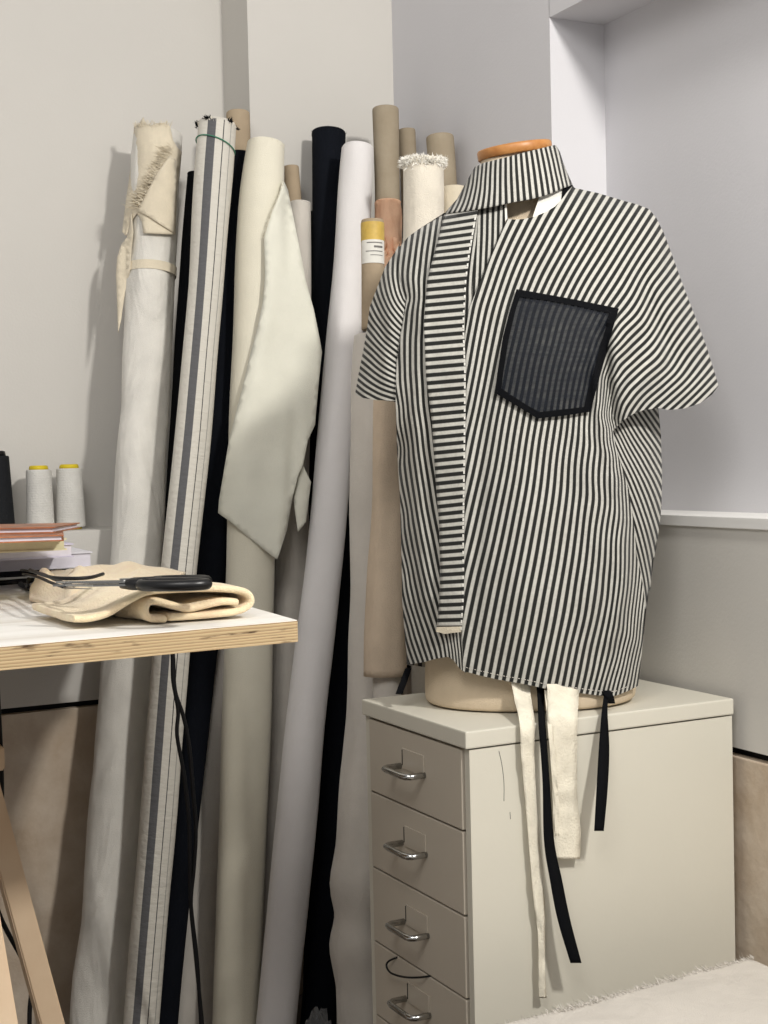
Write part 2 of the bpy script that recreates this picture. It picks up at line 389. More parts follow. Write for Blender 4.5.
# ------------------------------------------------------------------ cutting table
TZ = .850
tc0 = onZ(297.5, 620, TZ); piv = (tc0[0], tc0[1]); RZ = math.radians(4.0)*-1
tab = thing('cutting_table', 'plywood cutting table with worn white top and raw layered edge', 'table', (tc0[0]-.5, tc0[1]+.4, 0))
def TP(a, b, z):  # a = distance left of the front right corner, b = distance back
    c, s = math.cos(-RZ), math.sin(-RZ)
    return Vector((piv[0]-a*c+b*s*1.0, piv[1]-a*s*1.0*(-1)*-1+b*c, z)) if False else Vector((piv[0]-a*c+b*s, piv[1]-a*s*(-1)*(-1)+b*c, z))
def tbox(name, a0, a1, b0_, b1_, z0, z1, m, parent=None, bevel=0):
    bm = bmesh.new(); vs = bmesh.ops.create_cube(bm, size=1)['verts']
    for v in vs: v.co = TP(a1+(v.co.x+.5)*(a0-a1), b0_+(v.co.y+.5)*(b1_-b0_), z0+(v.co.z+.5)*(z1-z0))
    if bevel: bmesh.ops.bevel(bm, geom=bm.edges[:], offset=bevel, segments=2, affect='EDGES')
    return from_bm(name, bm, m, parent)
tbox('tabletop', 0, 1.6, 0, .93, TZ-.0245, TZ-.001, MT['ply'], tab)
tbox('white_surface', .0005, 1.6, .0005, .93, TZ-.001, TZ, MT['tabletop'], tab)
# trestle
tr = thing('trestle', 'light wooden trestle with slanted legs under the plywood table', 'trestle', (0.25, 1.9, 0))
def bar(name, p, q, w, d, m, parent, up=Vector((1, 0, 0))):
    p, q = Vector(p), Vector(q); t = (q-p).normalized(); s = t.cross(up).normalized(); u = s.cross(t)
    bm = bmesh.new(); vs = []
    for e in (p, q):
        for a, b in ((-1, -1), (1, -1), (1, 1), (-1, 1)): vs.append(bm.verts.new(e+s*a*w/2+u*b*d/2))
    for f in ((0, 1, 2, 3), (7, 6, 5, 4), (0, 4, 5, 1), (1, 5, 6, 2), (2, 6, 7, 3), (3, 7, 4, 0)): bm.faces.new([vs[i] for i in f])
    bmesh.ops.recalc_face_normals(bm, faces=bm.faces); bmesh.ops.bevel(bm, geom=bm.edges[:], offset=.002, segments=2, affect='EDGES')
    return from_bm(name, bm, m, parent)
ya = 1.85
l1 = onY(-10, 800, ya); l2 = onY(51, 1024, ya); dl = (l2-l1)/(l1[2]-l2[2])
top = l1-dl*(TZ-.065-l1[2]); bot = l2+dl*(l2[2]-.004)
bar('leg', top, bot, .034, .030, MT['beech'], tr, up=Vector((1, 0, .3)))
yb2 = 1.62
l1 = onY(-12, 905, yb2); l2 = onY(3, 1024, yb2); dl = (l2-l1)/(l1[2]-l2[2])
top2 = Vector((top[0]-.02, ya-.06, TZ-.065)); bot2 = l2+(l2-np.array(top2))/(top2[2]-l2[2])*(l2[2]-.004)
bar('leg', top2, bot2, .034, .030, MT['beech'], tr, up=Vector((1, 0, .3)))
for s_ in (0, 1):
    e0 = Vector(top) if not s_ else top2
    e1 = Vector(bot) if not s_ else Vector(bot2)
    bar('leg', e0+Vector((-.75, 0, 0)), Vector((e0.x-.75-(e1.x-e0.x), e1.y, .004)), .034, .030, MT['beech'], tr)
bar('top_rail', (top[0]-.85, ya-.03, TZ-.045), (top[0]+.06, ya-.03, TZ-.045), .10, .037, MT['beech'], tr, up=Vector((0, 0, 1)))
p1 = onY(-14, 757, ya-.04); p2 = onY(3, 757, ya-.04)
bar('cross_rail', p2-np.array([.75, 0, 0]), p2, .022, .03, MT['beech'], tr, up=Vector((0, 0, 1)))
o = tube('power_cable', spline([onY(-6, 640, 1.95), onY(-1, 720, 1.9), onY(1.5, 780, 1.95), onY(1, 815, 2.0), onY(-5, 900, 2.05), onY(29, 975, 2.1), onY(29.5, 1024, 2.1), onY(30, 1080, 2.1)*np.array([1, 1, 0])+np.array([0, 0, .0038])], 8), .0035, MT['cable'], None, 8)
tag(o, 'black cable hanging down beside the slanted trestle leg at the left', 'cable')
cb = thing('hanging_cord', 'pair of black cords hanging from under the table in front of the striped roll', 'cord', tuple(onY(190, 1024, 1.9)))
for pts in ([(166, 640), (172, 652), (173, 680), (178, 710), (177, 735), (184, 775), (189, 820), (190, 860), (191, 905), (197, 960), (201, 1024), (204, 1070)],
            [(168, 640), (173, 655), (175, 690), (183, 715), (189, 745), (193, 790), (196, 830), (194, 868), (191, 905), (195, 950), (199, 990), (203, 1030), (206, 1072)]):
    P = spline([onY(x, y, 1.95+.0002*(y-640)) for x, y in pts], 5)
    tube('cord', P, .0030, MT['cable'], cb, 8)

# ------------------------------------------------------------------ generic flat cloth sheets (outline + depth) used for draped cloth and for the garment
def resample(poly, step, closed=True):
    out = []; n = len(poly)
    for i in range(n if closed else n-1):
        a, b = np.array(poly[i], float), np.array(poly[(i+1) % n], float)
        k = max(1, int(round(np.hypot(*(b-a))/step)))
        for j in range(k): out.append(tuple(a+(b-a)*j/k))
    if not closed: out.append(tuple(poly[-1]))
    return out
def inside(poly, X, Y):
    P = np.array(poly, float); c = np.zeros(X.shape, bool); j = len(P)-1
    for i in range(len(P)):
        xi, yi, xj, yj = P[i, 0], P[i, 1], P[j, 0], P[j, 1]
        if yi != yj:
            t = ((yi > Y) != (yj > Y)) & (X < (xj-xi)*(Y-yi)/(yj-yi)+xi); c ^= t
        j = i
    return c
def sheet_mesh(name, poly, dfun, step=4, phi=None, thick=0):
    b = resample(poly, step)
    xs = [p[0] for p in poly]; ys = [p[1] for p in poly]
    GX, GY = np.meshgrid(np.arange(min(xs)+step/2, max(xs), step), np.arange(min(ys)+step/2, max(ys), step))
    GX[1::2] += step/2*.9
    ins = inside(poly, GX, GY); bp = np.array(b); pts = [Vector(p) for p in b]
    for x, y in zip(GX[ins], GY[ins]):
        if np.min((bp[:, 0]-x)**2+(bp[:, 1]-y)**2) > (step*.55)**2: pts.append(Vector((x, y)))
    vs, es, fs, *_ = delaunay_2d_cdt(pts, [(i, (i+1) % len(b)) for i in range(len(b))], [list(range(len(b)))], 1, 1e-4)
    X = np.array([v[0] for v in vs]); Y = np.array([v[1] for v in vs]); D = dfun(X, Y)
    co = [onD(x, y, d) for x, y, d in zip(X, Y, D)]
    me = bpy.data.meshes.new(name)
    me.from_pydata([tuple(c) for c in co], [], [tuple(f) for f in fs]); me.update()
    if phi is not None:
        ph = phi(X, Y); ul = me.uv_layers.new(name='UVMap')
        for l in me.loops: ul.data[l.index].uv = (ph[l.vertex_index], Y[l.vertex_index]*.1)
    # normals towards the viewer's side
    c = np.mean(co, axis=0)
    if len(me.polygons):
        n = sum((p.normal*p.area for p in me.polygons), Vector())
        if n.dot(Vector(CAM-c)) < 0: me.flip_normals()
    return me
def sheet(name, poly, dfun, m, parent=None, step=4, phi=None, thick=0):
    o = link(name, sheet_mesh(name, poly, dfun, step, phi), m, parent)
    if thick:
        md = o.modifiers.new('solid', 'SOLIDIFY'); md.thickness = thick; md.offset = -1
    return o

# ------------------------------------------------------------------ fabric rolls
def roll_path(pts, y0, ky, zmin=0.003, n=40, extend=True, sm=3):
    """pts: sightings (x, y, r) of the axis; the roll leans in the plane Y = y0 + ky*z"""
    P = []; R = []
    for x, y, r in pts:
        rr = ray(x, y); t = (y0+ky*CAM[2])/(rr[1]-ky*rr[2]); p = CAM+rr*t; P.append(p); R.append(r/FPX*t)
    if extend and P[-1][2] > zmin+1e-3:
        d = (P[-1]-P[-2])/(P[-2][2]-P[-1][2]); P.append(P[-1]+d*(P[-1][2]-zmin)); R.append(R[-1])
    z = np.array([p[2] for p in P])[::-1]; zz = np.linspace(z[-1], z[0], n)
    Q = [np.interp(zz, z, np.array([p[k] for p in P])[::-1]) for k in range(2)]
    rr = np.interp(zz, z, np.array(R)[::-1])
    k = np.array([.25, .5, .25])
    for arr in (Q[0], Q[1], rr):
        for _ in range(sm): arr[1:-1] = .25*arr[:-2]+.5*arr[1:-1]+.25*arr[2:]
    return [np.array([Q[0][i], Q[1][i], zz[i]]) for i in range(n)], list(rr)
def wrinkle(amp, seed, fa=1.2, fl=6.0):
    def d(a, L): return amp*noise.noise(Vector((math.cos(a)*fa+seed*3.1, math.sin(a)*fa+seed, L*fl)))
    return d
def roll_body(name, path, R, m, parent=None, seg=32, amp=.0015, seed=1, hole=.55, uv=False, fl=6.0, spiral=True):
    bm = bmesh.new(); rings = tube_bm(bm, path, R, seg, caps=False, disp=wrinkle(amp, seed, 1.2, fl), uv=uv)
    top, bot = rings[0], rings[-1]
    fr = frames(path); p, t, u, v = fr[0]
    # rounded rim, wound layers and a hollow centre at the top
    prev = top
    prof = [(.985, -.003), (.93, -.0045)]
    k = .88
    while k > hole+.06 and spiral:
        prof += [(k, -.003), (k-.03, -.0045)]; k -= .06
    prof += [(hole, -.004), (hole*.98, .05)]
    for s, dz in prof:
        ring = [bm.verts.new(p+(u*math.cos(2*PI*q/seg)+v*math.sin(2*PI*q/seg))*R[0]*s+t*dz) for q in range(seg)]
        for q in range(seg):
            bm.faces.new((prev[q], ring[q], ring[(q+1) % seg], prev[(q+1) % seg])).smooth = False
        prev = ring
    bm.faces.new(prev); bm.faces.new(bot)
    bmesh.ops.recalc_face_normals(bm, faces=bm.faces)
    return from_bm(name, bm, m, parent)
def top_fringe(bm, path, R, n, ln, w, out=.3, down=0.0):
    p, t, u, v = frames(path)[0]
    for _ in range(n):
        a = random.uniform(0, 2*PI); e = u*math.cos(a)+v*math.sin(a)
        base = p+e*R[0]*random.uniform(.85, 1.0)+t*random.uniform(0, .008)
        d = (-t*random.uniform(.3-down, 1)+e*random.uniform(-.2, 1)*out+Vector((random.uniform(-.3, .3), random.uniform(-.3, .3), 0))).normalized()
        blades(bm, base, d, ln*random.uniform(.3, 1), w)
G = 'fabric rolls leaning in the corner'
def new_roll(name, label, cat, path, group=G):
    return thing(name, label, cat, tuple(path[-1]), group)

# 1 linen roll at far left with an ecru flap over its top
P, R = roll_path([(158, 136, 24), (150, 300, 23), (142, 440, 24), (137, 560, 25), (127, 660, 24.5), (118, 800, 27), (110, 900, 28), (100, 1020, 30)], 2.31, .125)
t1 = new_roll('fabric_roll', 'pale linen fabric roll at far left with ecru flap folded over its top', 'fabric roll', P)
roll_body('wound_cloth', P, R, MT['linen'], t1, amp=.006, seed=1, fl=9)
DR = lambda x, y: 2.0
def near_roll(pts, y0, ky, extra=.012):
    """depth along the view for a sheet that hugs the front of a roll"""
    ys = [p[1] for p in pts]; xs = [p[0] for p in pts]; rs = [p[2] for p in pts]
    def f(X, Y):
        cx = np.interp(Y, ys, xs); r = np.interp(Y, ys, rs); D = np.empty(len(X))
        for i, (x, y) in enumerate(zip(X, Y)):
            rr = ray(cx[i], y); t = (y0+ky*CAM[2])/(rr[1]-ky*rr[2]); R_ = r[i]/FPX*t
            u = min(1.6, abs(x-cx[i])/r[i])
            bulge = R_*math.sqrt(max(0, 1-min(u, 1)**2)) if u < 1 else -R_*.25*(u-1)
            D[i] = t-bulge-extra-.004*noise.noise(Vector((x*.03, y*.015, 3)))
        return D
    return f
r1 = [(158, 120, 24), (150, 300, 23), (142, 440, 24)]
TAPE_ON_1 = (list(P), list(R))
f1 = near_roll(r1, 2.31, .125, .010)
sheet('ecru_flap', [(134, 127), (139, 124), (143, 117), (146, 124), (150, 126), (157, 123), (163, 123), (170, 126), (173, 140), (178, 148), (182, 152), (177, 190), (175.5, 234.5), (143, 233), (142, 222), (137, 213), (133, 218), (126, 236), (122, 232), (126, 200), (131, 165)], f1, MT['ecru'], t1, 4, thick=.001)
f1b = near_roll(r1, 2.31, .125, .0145)
sheet('turned_back_corner', [(170.5, 155), (176, 160), (177, 190), (174.5, 233), (160, 224), (148, 216), (137, 211), (146, 193), (158, 172)], f1b, MT['ecru'], t1, 4, thick=.001)
sheet('torn_strip', [(131, 213), (129, 225), (127, 237), (121, 245), (117, 258), (116, 275), (117, 300), (118, 333), (121, 320), (125, 292), (130, 268), (131, 250), (133, 232)], near_roll(r1, 2.31, .125, .020), MT['ecru'], t1, 4, thick=.001)
bm = bmesh.new()
for k in range(620):
    t = random.random(); x = 170-34*t+random.uniform(-3, 5); y = 150+58*t+random.uniform(-5, 3)
    b_ = Vector(onD(x, y, float(f1(np.array([x]), np.array([y]))[0])-.001)); e_ = Vector(onD(x-9, y-3+random.uniform(-3, 3), float(f1(np.array([x]), np.array([y]))[0])-.007))
    blades(bm, b_, (e_-b_).normalized(), random.uniform(.006, .022), .0008)
for k in range(120):
    x = random.uniform(134, 172); y = 125+random.uniform(-1, 3); b_ = Vector(onD(x, y, float(f1(np.array([x]), np.array([y]))[0])))
    blades(bm, b_, Vector((random.uniform(-.6, .6), random.uniform(-.3, .3), 1)).normalized(), random.uniform(.003, .012), .0006)
from_bm('frayed_threads', bm, MT['ecru'], t1)['kind'] = 'stuff'

# 2 ticking roll with grey band
pts2 = [(217, 126, 19), (215, 150, 19.5), (205, 300, 17.5), (192, 450, 18), (180, 560, 18), (170.5, 655, 18.5), (160, 800, 18), (143, 1000, 17.5)]
P, R = roll_path(pts2, 2.18, .12)
t2 = new_roll('fabric_roll', 'white ticking roll with one grey stripe down its length and green string', 'fabric roll', P)
rb = roll_body('wound_cloth', P, R, MT['rollstripe'], t2, amp=.002, seed=2, uv=True)
# turn the UV so that the band faces the viewer
me = rb.data; ul = me.uv_layers.active; rv = Vector(M[0]); segs = 32
for p in me.polygons:
    us = []
    for li in p.loop_indices:
        vi = me.loops[li].vertex_index; i_ = min(len(P)-1, vi//segs); c_ = Vector(P[i_]); d = Vector(CAM)-c_; d.z = 0; d.normalize()
        e = me.vertices[vi].co-c_; e.z = 0; us.append(.5+math.atan2(e.dot(rv), e.dot(d))/(2*PI))
    if max(us)-min(us) > .5: us = [q+1 if q < .5 else q for q in us]
    for li, q in zip(p.loop_indices, us): ul.data[li].uv = (q % 1.0 if max(us) <= 1 else q-.0, P[min(len(P)-1, me.loops[li].vertex_index//segs)][2])
fr = frames(P)
bm = bmesh.new(); p, t, u, v = fr[0]; q = Vector(P[0])+(Vector(P[1])-Vector(P[0])).normalized()*.038
tilt = (t-Vector((.30, 0, 0))).normalized(); ring = []
for k in range(33):
    a = 2*PI*k/32; e = u*math.cos(a)+v*math.sin(a); e = e-tilt*e.dot(tilt); ring.append(q+e.normalized()*(R[0]+.0025))
tube_bm(bm, ring, .0012, 6, caps=False); from_bm('string_tie', bm, MT['green'], t2)
bm = bmesh.new()
for k in range(150):
    a = random.choice((2.4, 2.6, 3.6, 4.2, 4.9, 5.6, 1.2, .2))+random.uniform(-.12, .12); e = u*math.cos(a)+v*math.sin(a)
    blades(bm, p+e*R[0]*1.0, (-t*random.uniform(-.3, 1)+e*random.uniform(0, .9)).normalized(), random.uniform(.004, .010), .0011)
from_bm('black_thread_ends', bm, MT['black'], t2)['kind'] = 'stuff'
bm = bmesh.new(); top_fringe(bm, P, R, 200, .008, .0008); from_bm('frayed_rim', bm, MT['frayed'], t2)['kind'] = 'stuff'

# dark roll behind the ticking roll, left
P, R = roll_path([(196, 176, 9), (186, 300, 9), (171, 560, 9), (163, 700, 9), (151, 850, 9), (137, 1015, 9)], 2.37, .09)
t = new_roll('fabric_roll', 'slim black roll mostly hidden behind the grey-striped ticking roll', 'fabric roll', P); roll_body('wound_cloth', P, R, MT['black'], t, amp=.002, seed=3)

# 3 navy roll on a cardboard core between the ticking roll and the cream roll
pts = [(240.5, 157, 13.8), (235.5, 220, 13.5), (226, 300, 14), (219, 420, 15), (212, 560, 15), (203, 655, 14), (190, 790, 13), (177, 900, 12), (166, 1020, 12)]
P, R = roll_path(pts, 2.27, .113)
t = new_roll('fabric_roll', 'black fabric roll on a cardboard core right of the ticking roll', 'fabric roll', P); roll_body('wound_cloth', P, R, MT['navy'], t, amp=.002, seed=4)
P2, R2 = roll_path([(238, 115, 12), (239.5, 153, 11.8), (235, 220, 10.5)], 2.27, .113, extend=False, n=8)
roll_body('cardboard_core', P2, [r*.98 for r in R2], MT['kraft2'], t, amp=.0002, seed=4, hole=.86, spiral=False)

# grey linen roll behind the cream roll, lower left
P, R = roll_path([(236, 380, 16), (226, 560, 17), (218, 680, 19), (208, 800, 21), (199, 920, 24), (191, 1020, 26)], 2.33, .10)
t = new_roll('fabric_roll', 'dull grey linen roll standing behind the cream roll with the draped end', 'fabric roll', P); roll_body('wound_cloth', P, R, MT['greywhite'], t, amp=.003, seed=5)

# 4 cream roll with draped end
pts4 = [(266, 146, 19), (262, 180, 22), (260, 250, 24), (254, 400, 24), (251, 560, 24), (248, 660, 25), (244, 800, 24.5), (240, 900, 24), (236, 1020, 23)]
P, R = roll_path(pts4, 2.20, .115)
t4 = new_roll('fabric_roll', 'cream fabric roll with its loose end draped in a point over the front', 'fabric roll', P)
roll_body('wound_cloth', P, R, MT['cream'], t4, amp=.002, seed=6)
bm = bmesh.new(); top_fringe(bm, P, R, 140, .007, .0006); from_bm('frayed_rim', bm, MT['cream'], t4)['kind'] = 'stuff'
def fflap(X, Y):
    D = near_roll([(266, 141, 22), (262, 180, 24), (262, 560, 26)], 2.20, .115, .012)(X, Y)
    for i, (x, y) in enumerate(zip(X, Y)):
        rr = ray(262, y); t = (2.20+.115*CAM[2])/(rr[1]-.115*rr[2]); Rr = 25/FPX*t
        flat = t-Rr-.016+.010*((x-258)/40)**2+.003*math.sin(x*.11+y*.02)+.0035*noise.noise(Vector((x*.035, y*.03, 7)))
        xl = np.interp(y, [182, 237, 300, 370, 440, 513], [284, 265, 264, 250, 234, 220])
        flat -= .007*math.exp(-((x-xl-6)/8)**2)*min(1, max(0, (470-y)/120))
        flat += .010*math.exp(-((x-(296-.05*(y-400)))/5)**2)*min(1, max(0, (y-380)/80))
        k = min(1, max(0, (y-200)/110)); k = k*k*(3-2*k)
        D[i] = D[i]*(1-k)+flat*k
    return D
flap = [(283.5, 180), (288, 190), (295, 225), (301, 255), (306, 281), (314, 310), (320, 340), (322, 352), (319, 380), (315, 425), (308, 440), (303, 465), (298, 475), (292, 500), (287, 530), (280, 552), (277, 559.5), (262, 548), (246, 535), (232, 523), (218, 513), (219, 500), (224, 470), (229, 440), (236, 412), (243, 385), (250, 355), (258, 325), (263, 300), (265, 275), (264.5, 255), (264, 237), (272, 212), (279, 196)]
sheet('draped_end', flap, fflap, MT['cream_flap'], t4, 5, thick=.0008)
sheet('hanging_fold', [(303, 465), (298, 472), (293, 490), (294, 505), (298, 532), (306, 522), (311, 482)], lambda X, Y: fflap(X, Y)+.012, MT['cream_flap'], t4, 5, thick=.0008)
bm = bmesh.new()
ed = resample([(284, 181), (279, 196), (272, 212), (264, 237)], 1.2, False)
for x, y in ed:
    for _ in range(3):
        b_ = Vector(onD(x, y, float(fflap(np.array([x]), np.array([y]))[0])-.001)); blades(bm, b_, (Vector(onD(x-4, y+random.uniform(-4, 4), 2.5))-Vector(onD(x, y, 2.5))).normalized(), random.uniform(.001, .005), .0007)
from_bm('frayed_edge', bm, MT['cream'], t4)['kind'] = 'stuff'

# 5 grey-cream roll with a cardboard core behind the cream roll
pts = [(300, 205, 11), (300, 300, 12), (296, 450, 14), (290, 600, 17), (285, 700, 18), (279, 850, 18), (274, 1020, 18)]
P, R = roll_path(pts, 2.28, .09)
t = new_roll('fabric_roll', 'shaded off-white roll with a pale cardboard core between cream and white rolls', 'fabric roll', P); roll_body('wound_cloth', P, R, MT['greywhite'], t, amp=.003, seed=7)
P2, R2 = roll_path([(291, 169, 8), (294, 205, 8), (296, 240, 8)], 2.29, .09, extend=False, n=8)
roll_body('cardboard_core', P2, R2, MT['kraft2'], t, amp=.0001, hole=.85, spiral=False)

# 6 black rolls
P, R = roll_path([(328.5, 134, 17), (328, 200, 15), (327, 300, 15), (330, 450, 16), (338, 600, 16), (337, 700, 15.5), (331, 850, 16), (320, 1010, 18)], 2.265, .105)
t = new_roll('fabric_roll', 'tall black roll with an open fuzzy top left of the smooth white roll', 'fabric roll', P); roll_body('wound_cloth', P, R, MT['navy'], t, amp=.003, seed=8)
bm = bmesh.new(); top_fringe(bm, P, R, 200, .008, .0004); from_bm('frayed_rim', bm, MT['black'], t)['kind'] = 'stuff'
P, R = roll_path([(309, 214, 6), (310, 300, 6), (313, 420, 6), (315, 600, 6), (310, 1000, 6)], 2.462, .0)
t = new_roll('fabric_roll', 'short dark roll tucked at the left side of the tall black roll', 'fabric roll', P); roll_body('wound_cloth', P, R, MT['black'], t, amp=.004, seed=9)

# 7 white roll
P, R = roll_path([(358, 149, 15.5), (355, 200, 17.5), (350, 280, 18), (340, 380, 18), (329, 520, 18.5), (317.5, 620, 19), (308, 700, 20), (296, 820, 20.5), (286, 920, 20.5), (275, 1030, 20)], 2.13, .13)
t = new_roll('fabric_roll', 'smooth white fabric roll leaning left across the black roll', 'fabric roll', P); roll_body('wound_cloth', P, R, MT['white'], t, amp=.0025, seed=10, hole=.5)

# 8 tall cardboard tube with peach cloth
P, R = roll_path([(385.5, 111, 13.3), (387, 160, 12.7), (388, 240, 12.3), (390, 500, 12)], 2.22, .08)
t = thing('cardboard_tube', 'tallest brown cardboard tube with peach cloth wound on its lower part', 'cardboard tube', tuple(P[-1]), 'cardboard tubes in the corner')
roll_body('tube', P, R, MT['kraft'], t, amp=.0001, hole=.88, spiral=False)
P, R = roll_path([(388, 204, 13.5), (388.5, 240, 12.8), (387, 270, 16), (388, 340, 15)], 2.215, .08, extend=False, n=20)
roll_body('peach_cloth', P, R, MT['peach'], t, amp=.006, seed=12, fl=30, hole=.8, spiral=False)
bm = bmesh.new()
for k in range(26):
    a0 = random.uniform(376, 401); y0_ = random.uniform(236, 262)
    q = [onD(a0, y0_, 2.588), onD(a0+random.uniform(-4, 4), y0_+5, 2.577), onD(a0+random.uniform(-7, 5), y0_+12, 2.586)]
    tube_bm(bm, spline(q, 3), [.0035, .0055, .006, .006, .005, .004, .003], 7)
from_bm('gathered_cloth', bm, MT['peach'], t)['kind'] = 'stuff'
# 9, 10 other tubes against the right wall
def wall_roll(pts, X, dx=0.0, zmin=.003):
    P = []; Rr = []
    for i, (x, y, r) in enumerate(pts):
        p = onX(x, y, X-dx*i); P.append(p); Rr.append(r/FPX*float(M[2] @ (p-CAM)))
    d = (P[-1]-P[-2])/(P[-2][2]-P[-1][2]); d[0] = 0; d[1] = -.02; q = P[-1]+d*(P[-1][2]-zmin); P.append(q); Rr.append(Rr[-1])
    z = np.array([p[2] for p in P])[::-1]; zz = np.linspace(z[-1], z[0], 30)
    Q = [np.interp(zz, z, np.array([p[k] for p in P])[::-1]) for k in range(2)]; rr = np.interp(zz, z, np.array(Rr)[::-1])
    return [np.array([Q[0][i], Q[1][i], zz[i]]) for i in range(30)], list(rr)
P, R = wall_roll([(407, 132, 8.5), (409, 180, 8.5)], 1.283)
t = thing('cardboard_tube', 'slim cardboard tube showing just right of the tallest tube', 'cardboard tube', tuple(P[-1]), 'cardboard tubes in the corner'); roll_body('tube', P, R, MT['kraft'], t, amp=.0001, hole=.88, spiral=False)
P, R = wall_roll([(440, 139, 14), (444, 190, 13.5)], 1.276)
t = thing('cardboard_tube', 'wide cardboard tube standing behind the collar of the striped shirt', 'cardboard tube', tuple(P[-1]), 'cardboard tubes in the corner'); roll_body('tube', P, R, MT['kraft'], t, amp=.0001, hole=.88, spiral=False)
# 11 fringed cream roll
P, R = wall_roll([(423.5, 161, 20), (423, 235, 20.5), (422, 330, 20.5)], 1.185)
t = new_roll('fabric_roll', 'thick cream roll with a shaggy fringed top in the corner', 'fabric roll', P); roll_body('wound_cloth', P, R, MT['frayed'], t, amp=.004, seed=14)
bm = bmesh.new(); top_fringe(bm, P, R, 3000, .0125, .0011, out=1.0, down=.9); from_bm('shaggy_fringe', bm, MT['fringe'], t)['kind'] = 'stuff'
# 12 soft ecru roll
P, R = wall_roll([(453, 190, 13), (455, 240, 13)], 1.25)
t = new_roll('fabric_roll', 'short soft ecru roll low behind the shirt collar, right of the fringed roll', 'fabric roll', P); roll_body('wound_cloth', P, R, MT['ecru'], t, amp=.005, seed=15)

# 13 linen roll on a kraft tube with yellow tape and white label
pts = [(372.5, 223, 11.5), (373, 270, 11.5), (373.5, 330, 12)]
P2, R2 = roll_path(pts, 2.02, .05, extend=False, n=24)
P, R = roll_path([(375, 338, 21), (374.5, 410, 24.5), (374.5, 660, 26), (373, 720, 27), (368, 790, 28), (363, 850, 29), (358, 885, 31), (360, 915, 26), (359, 945, 31), (362, 985, 25), (363, 1030, 26)], 2.02, .05, n=90, sm=1)
t13 = new_roll('fabric_roll', 'grey-white linen roll on a kraft tube with yellow tape and white label', 'fabric roll', P)
roll_body('wound_cloth', P, R, MT['greywhite'], t13, amp=.006, seed=16, fl=7, hole=.6)
roll_body('kraft_tube', P2, R2, MT['kraft2'], t13, amp=.0001, hole=.85, spiral=False)
def band(name, P, R, z1, z0, m, off, parent, arc=None):
    z = np.array([p[2] for p in P]); Q = []; rr = []
    for zz in np.linspace(z1, z0, 8):
        Q.append([np.interp(-zz, -z, [p[k] for p in P]) for k in range(2)]+[zz]); rr.append(float(np.interp(-zz, -z, R))+off)
    bm = bmesh.new()
    if arc is None: tube_bm(bm, Q, rr, 28, caps=False)
    else:
        fr = frames(Q); prev = None
        for i, (p, t_, u, v) in enumerate(fr):
            d = Vector(CAM)-p; a0 = math.atan2(d.dot(v), d.dot(u)); ring = []
            for k in range(17):
                a = a0+arc[0]+(arc[1]-arc[0])*k/16; ring.append(bm.verts.new(p+(u*math.cos(a)+v*math.sin(a))*rr[i]))
            if prev:
                for k in range(16): bm.faces.new((prev[k], prev[k+1], ring[k+1], ring[k])).smooth = True
            prev = ring
    return from_bm(name, bm, m, parent)
z1_ = lambda y: float(onY(150, y, 2.5)[2])
band('tape_band', TAPE_ON_1[0], TAPE_ON_1[1], z1_(268), z1_(277), MT['ecru'], .0035, t1)
zt = P2[0][2]; zof = lambda y: float(onY(373, y, 2.12)[2])
band('yellow_tape', P2, R2, zt-.001, zof(245), MT['yellow'], .0006, t13)
lb = band('white_label', P2, R2, zof(245), zof(268), MT['label'], .0009, t13, arc=(-1.25, 1.15))
for k, (za, zb_, a0, a1) in enumerate(((247.5, 248.5, -.9, .5), (251, 253, -.9, -.1), (256, 256.8, -.9, .6), (260, 260.6, -.9, .2))):
    band('print_line', P2, R2, zof(za), zof(zb_), MT['ink'], .0013, lb, arc=(a0, a1))
# tan bolt in front
P, R = roll_path([(391, 385, 16), (391, 420, 16.5), (389, 500, 17), (386, 600, 20), (384, 640, 21), (384, 676, 21.5)], 1.885, .05, extend=False)
P_, R_ = roll_path([(387, 640, 14), (388, 1040, 14)], 1.885, .05)
t = new_roll('fabric_roll', 'tan linen bolt hanging between the shirt sleeve and the grey-white linen roll', 'fabric roll', P_)
roll_body('wound_cloth', P, R, MT['tan'], t, amp=.004, seed=17, fl=7)
roll_body('inner_core', P_, R_, MT['greywhite'], t, amp=.001, seed=17)
# crumpled plastic bag
bm = bmesh.new(); bmesh.ops.create_icosphere(bm, subdivisions=4, radius=1)
c = Vector(onY(317, 1024, 2.0)); c.z = .088
for v in bm.verts:
    n_ = noise.noise(v.co*2.1)*.30+abs(noise.noise(v.co*3.5))*.22
    v.co = c+Vector((v.co.x*.026, v.co.y*.03, v.co.z*.080))*(1+n_); v.co.z = max(.001, v.co.z)
o = from_bm('plastic_bag', bm, MT['bag'], None, smooth=False); tag(o, 'crumpled clear plastic bag on the floor at the foot of the white roll', 'bag')

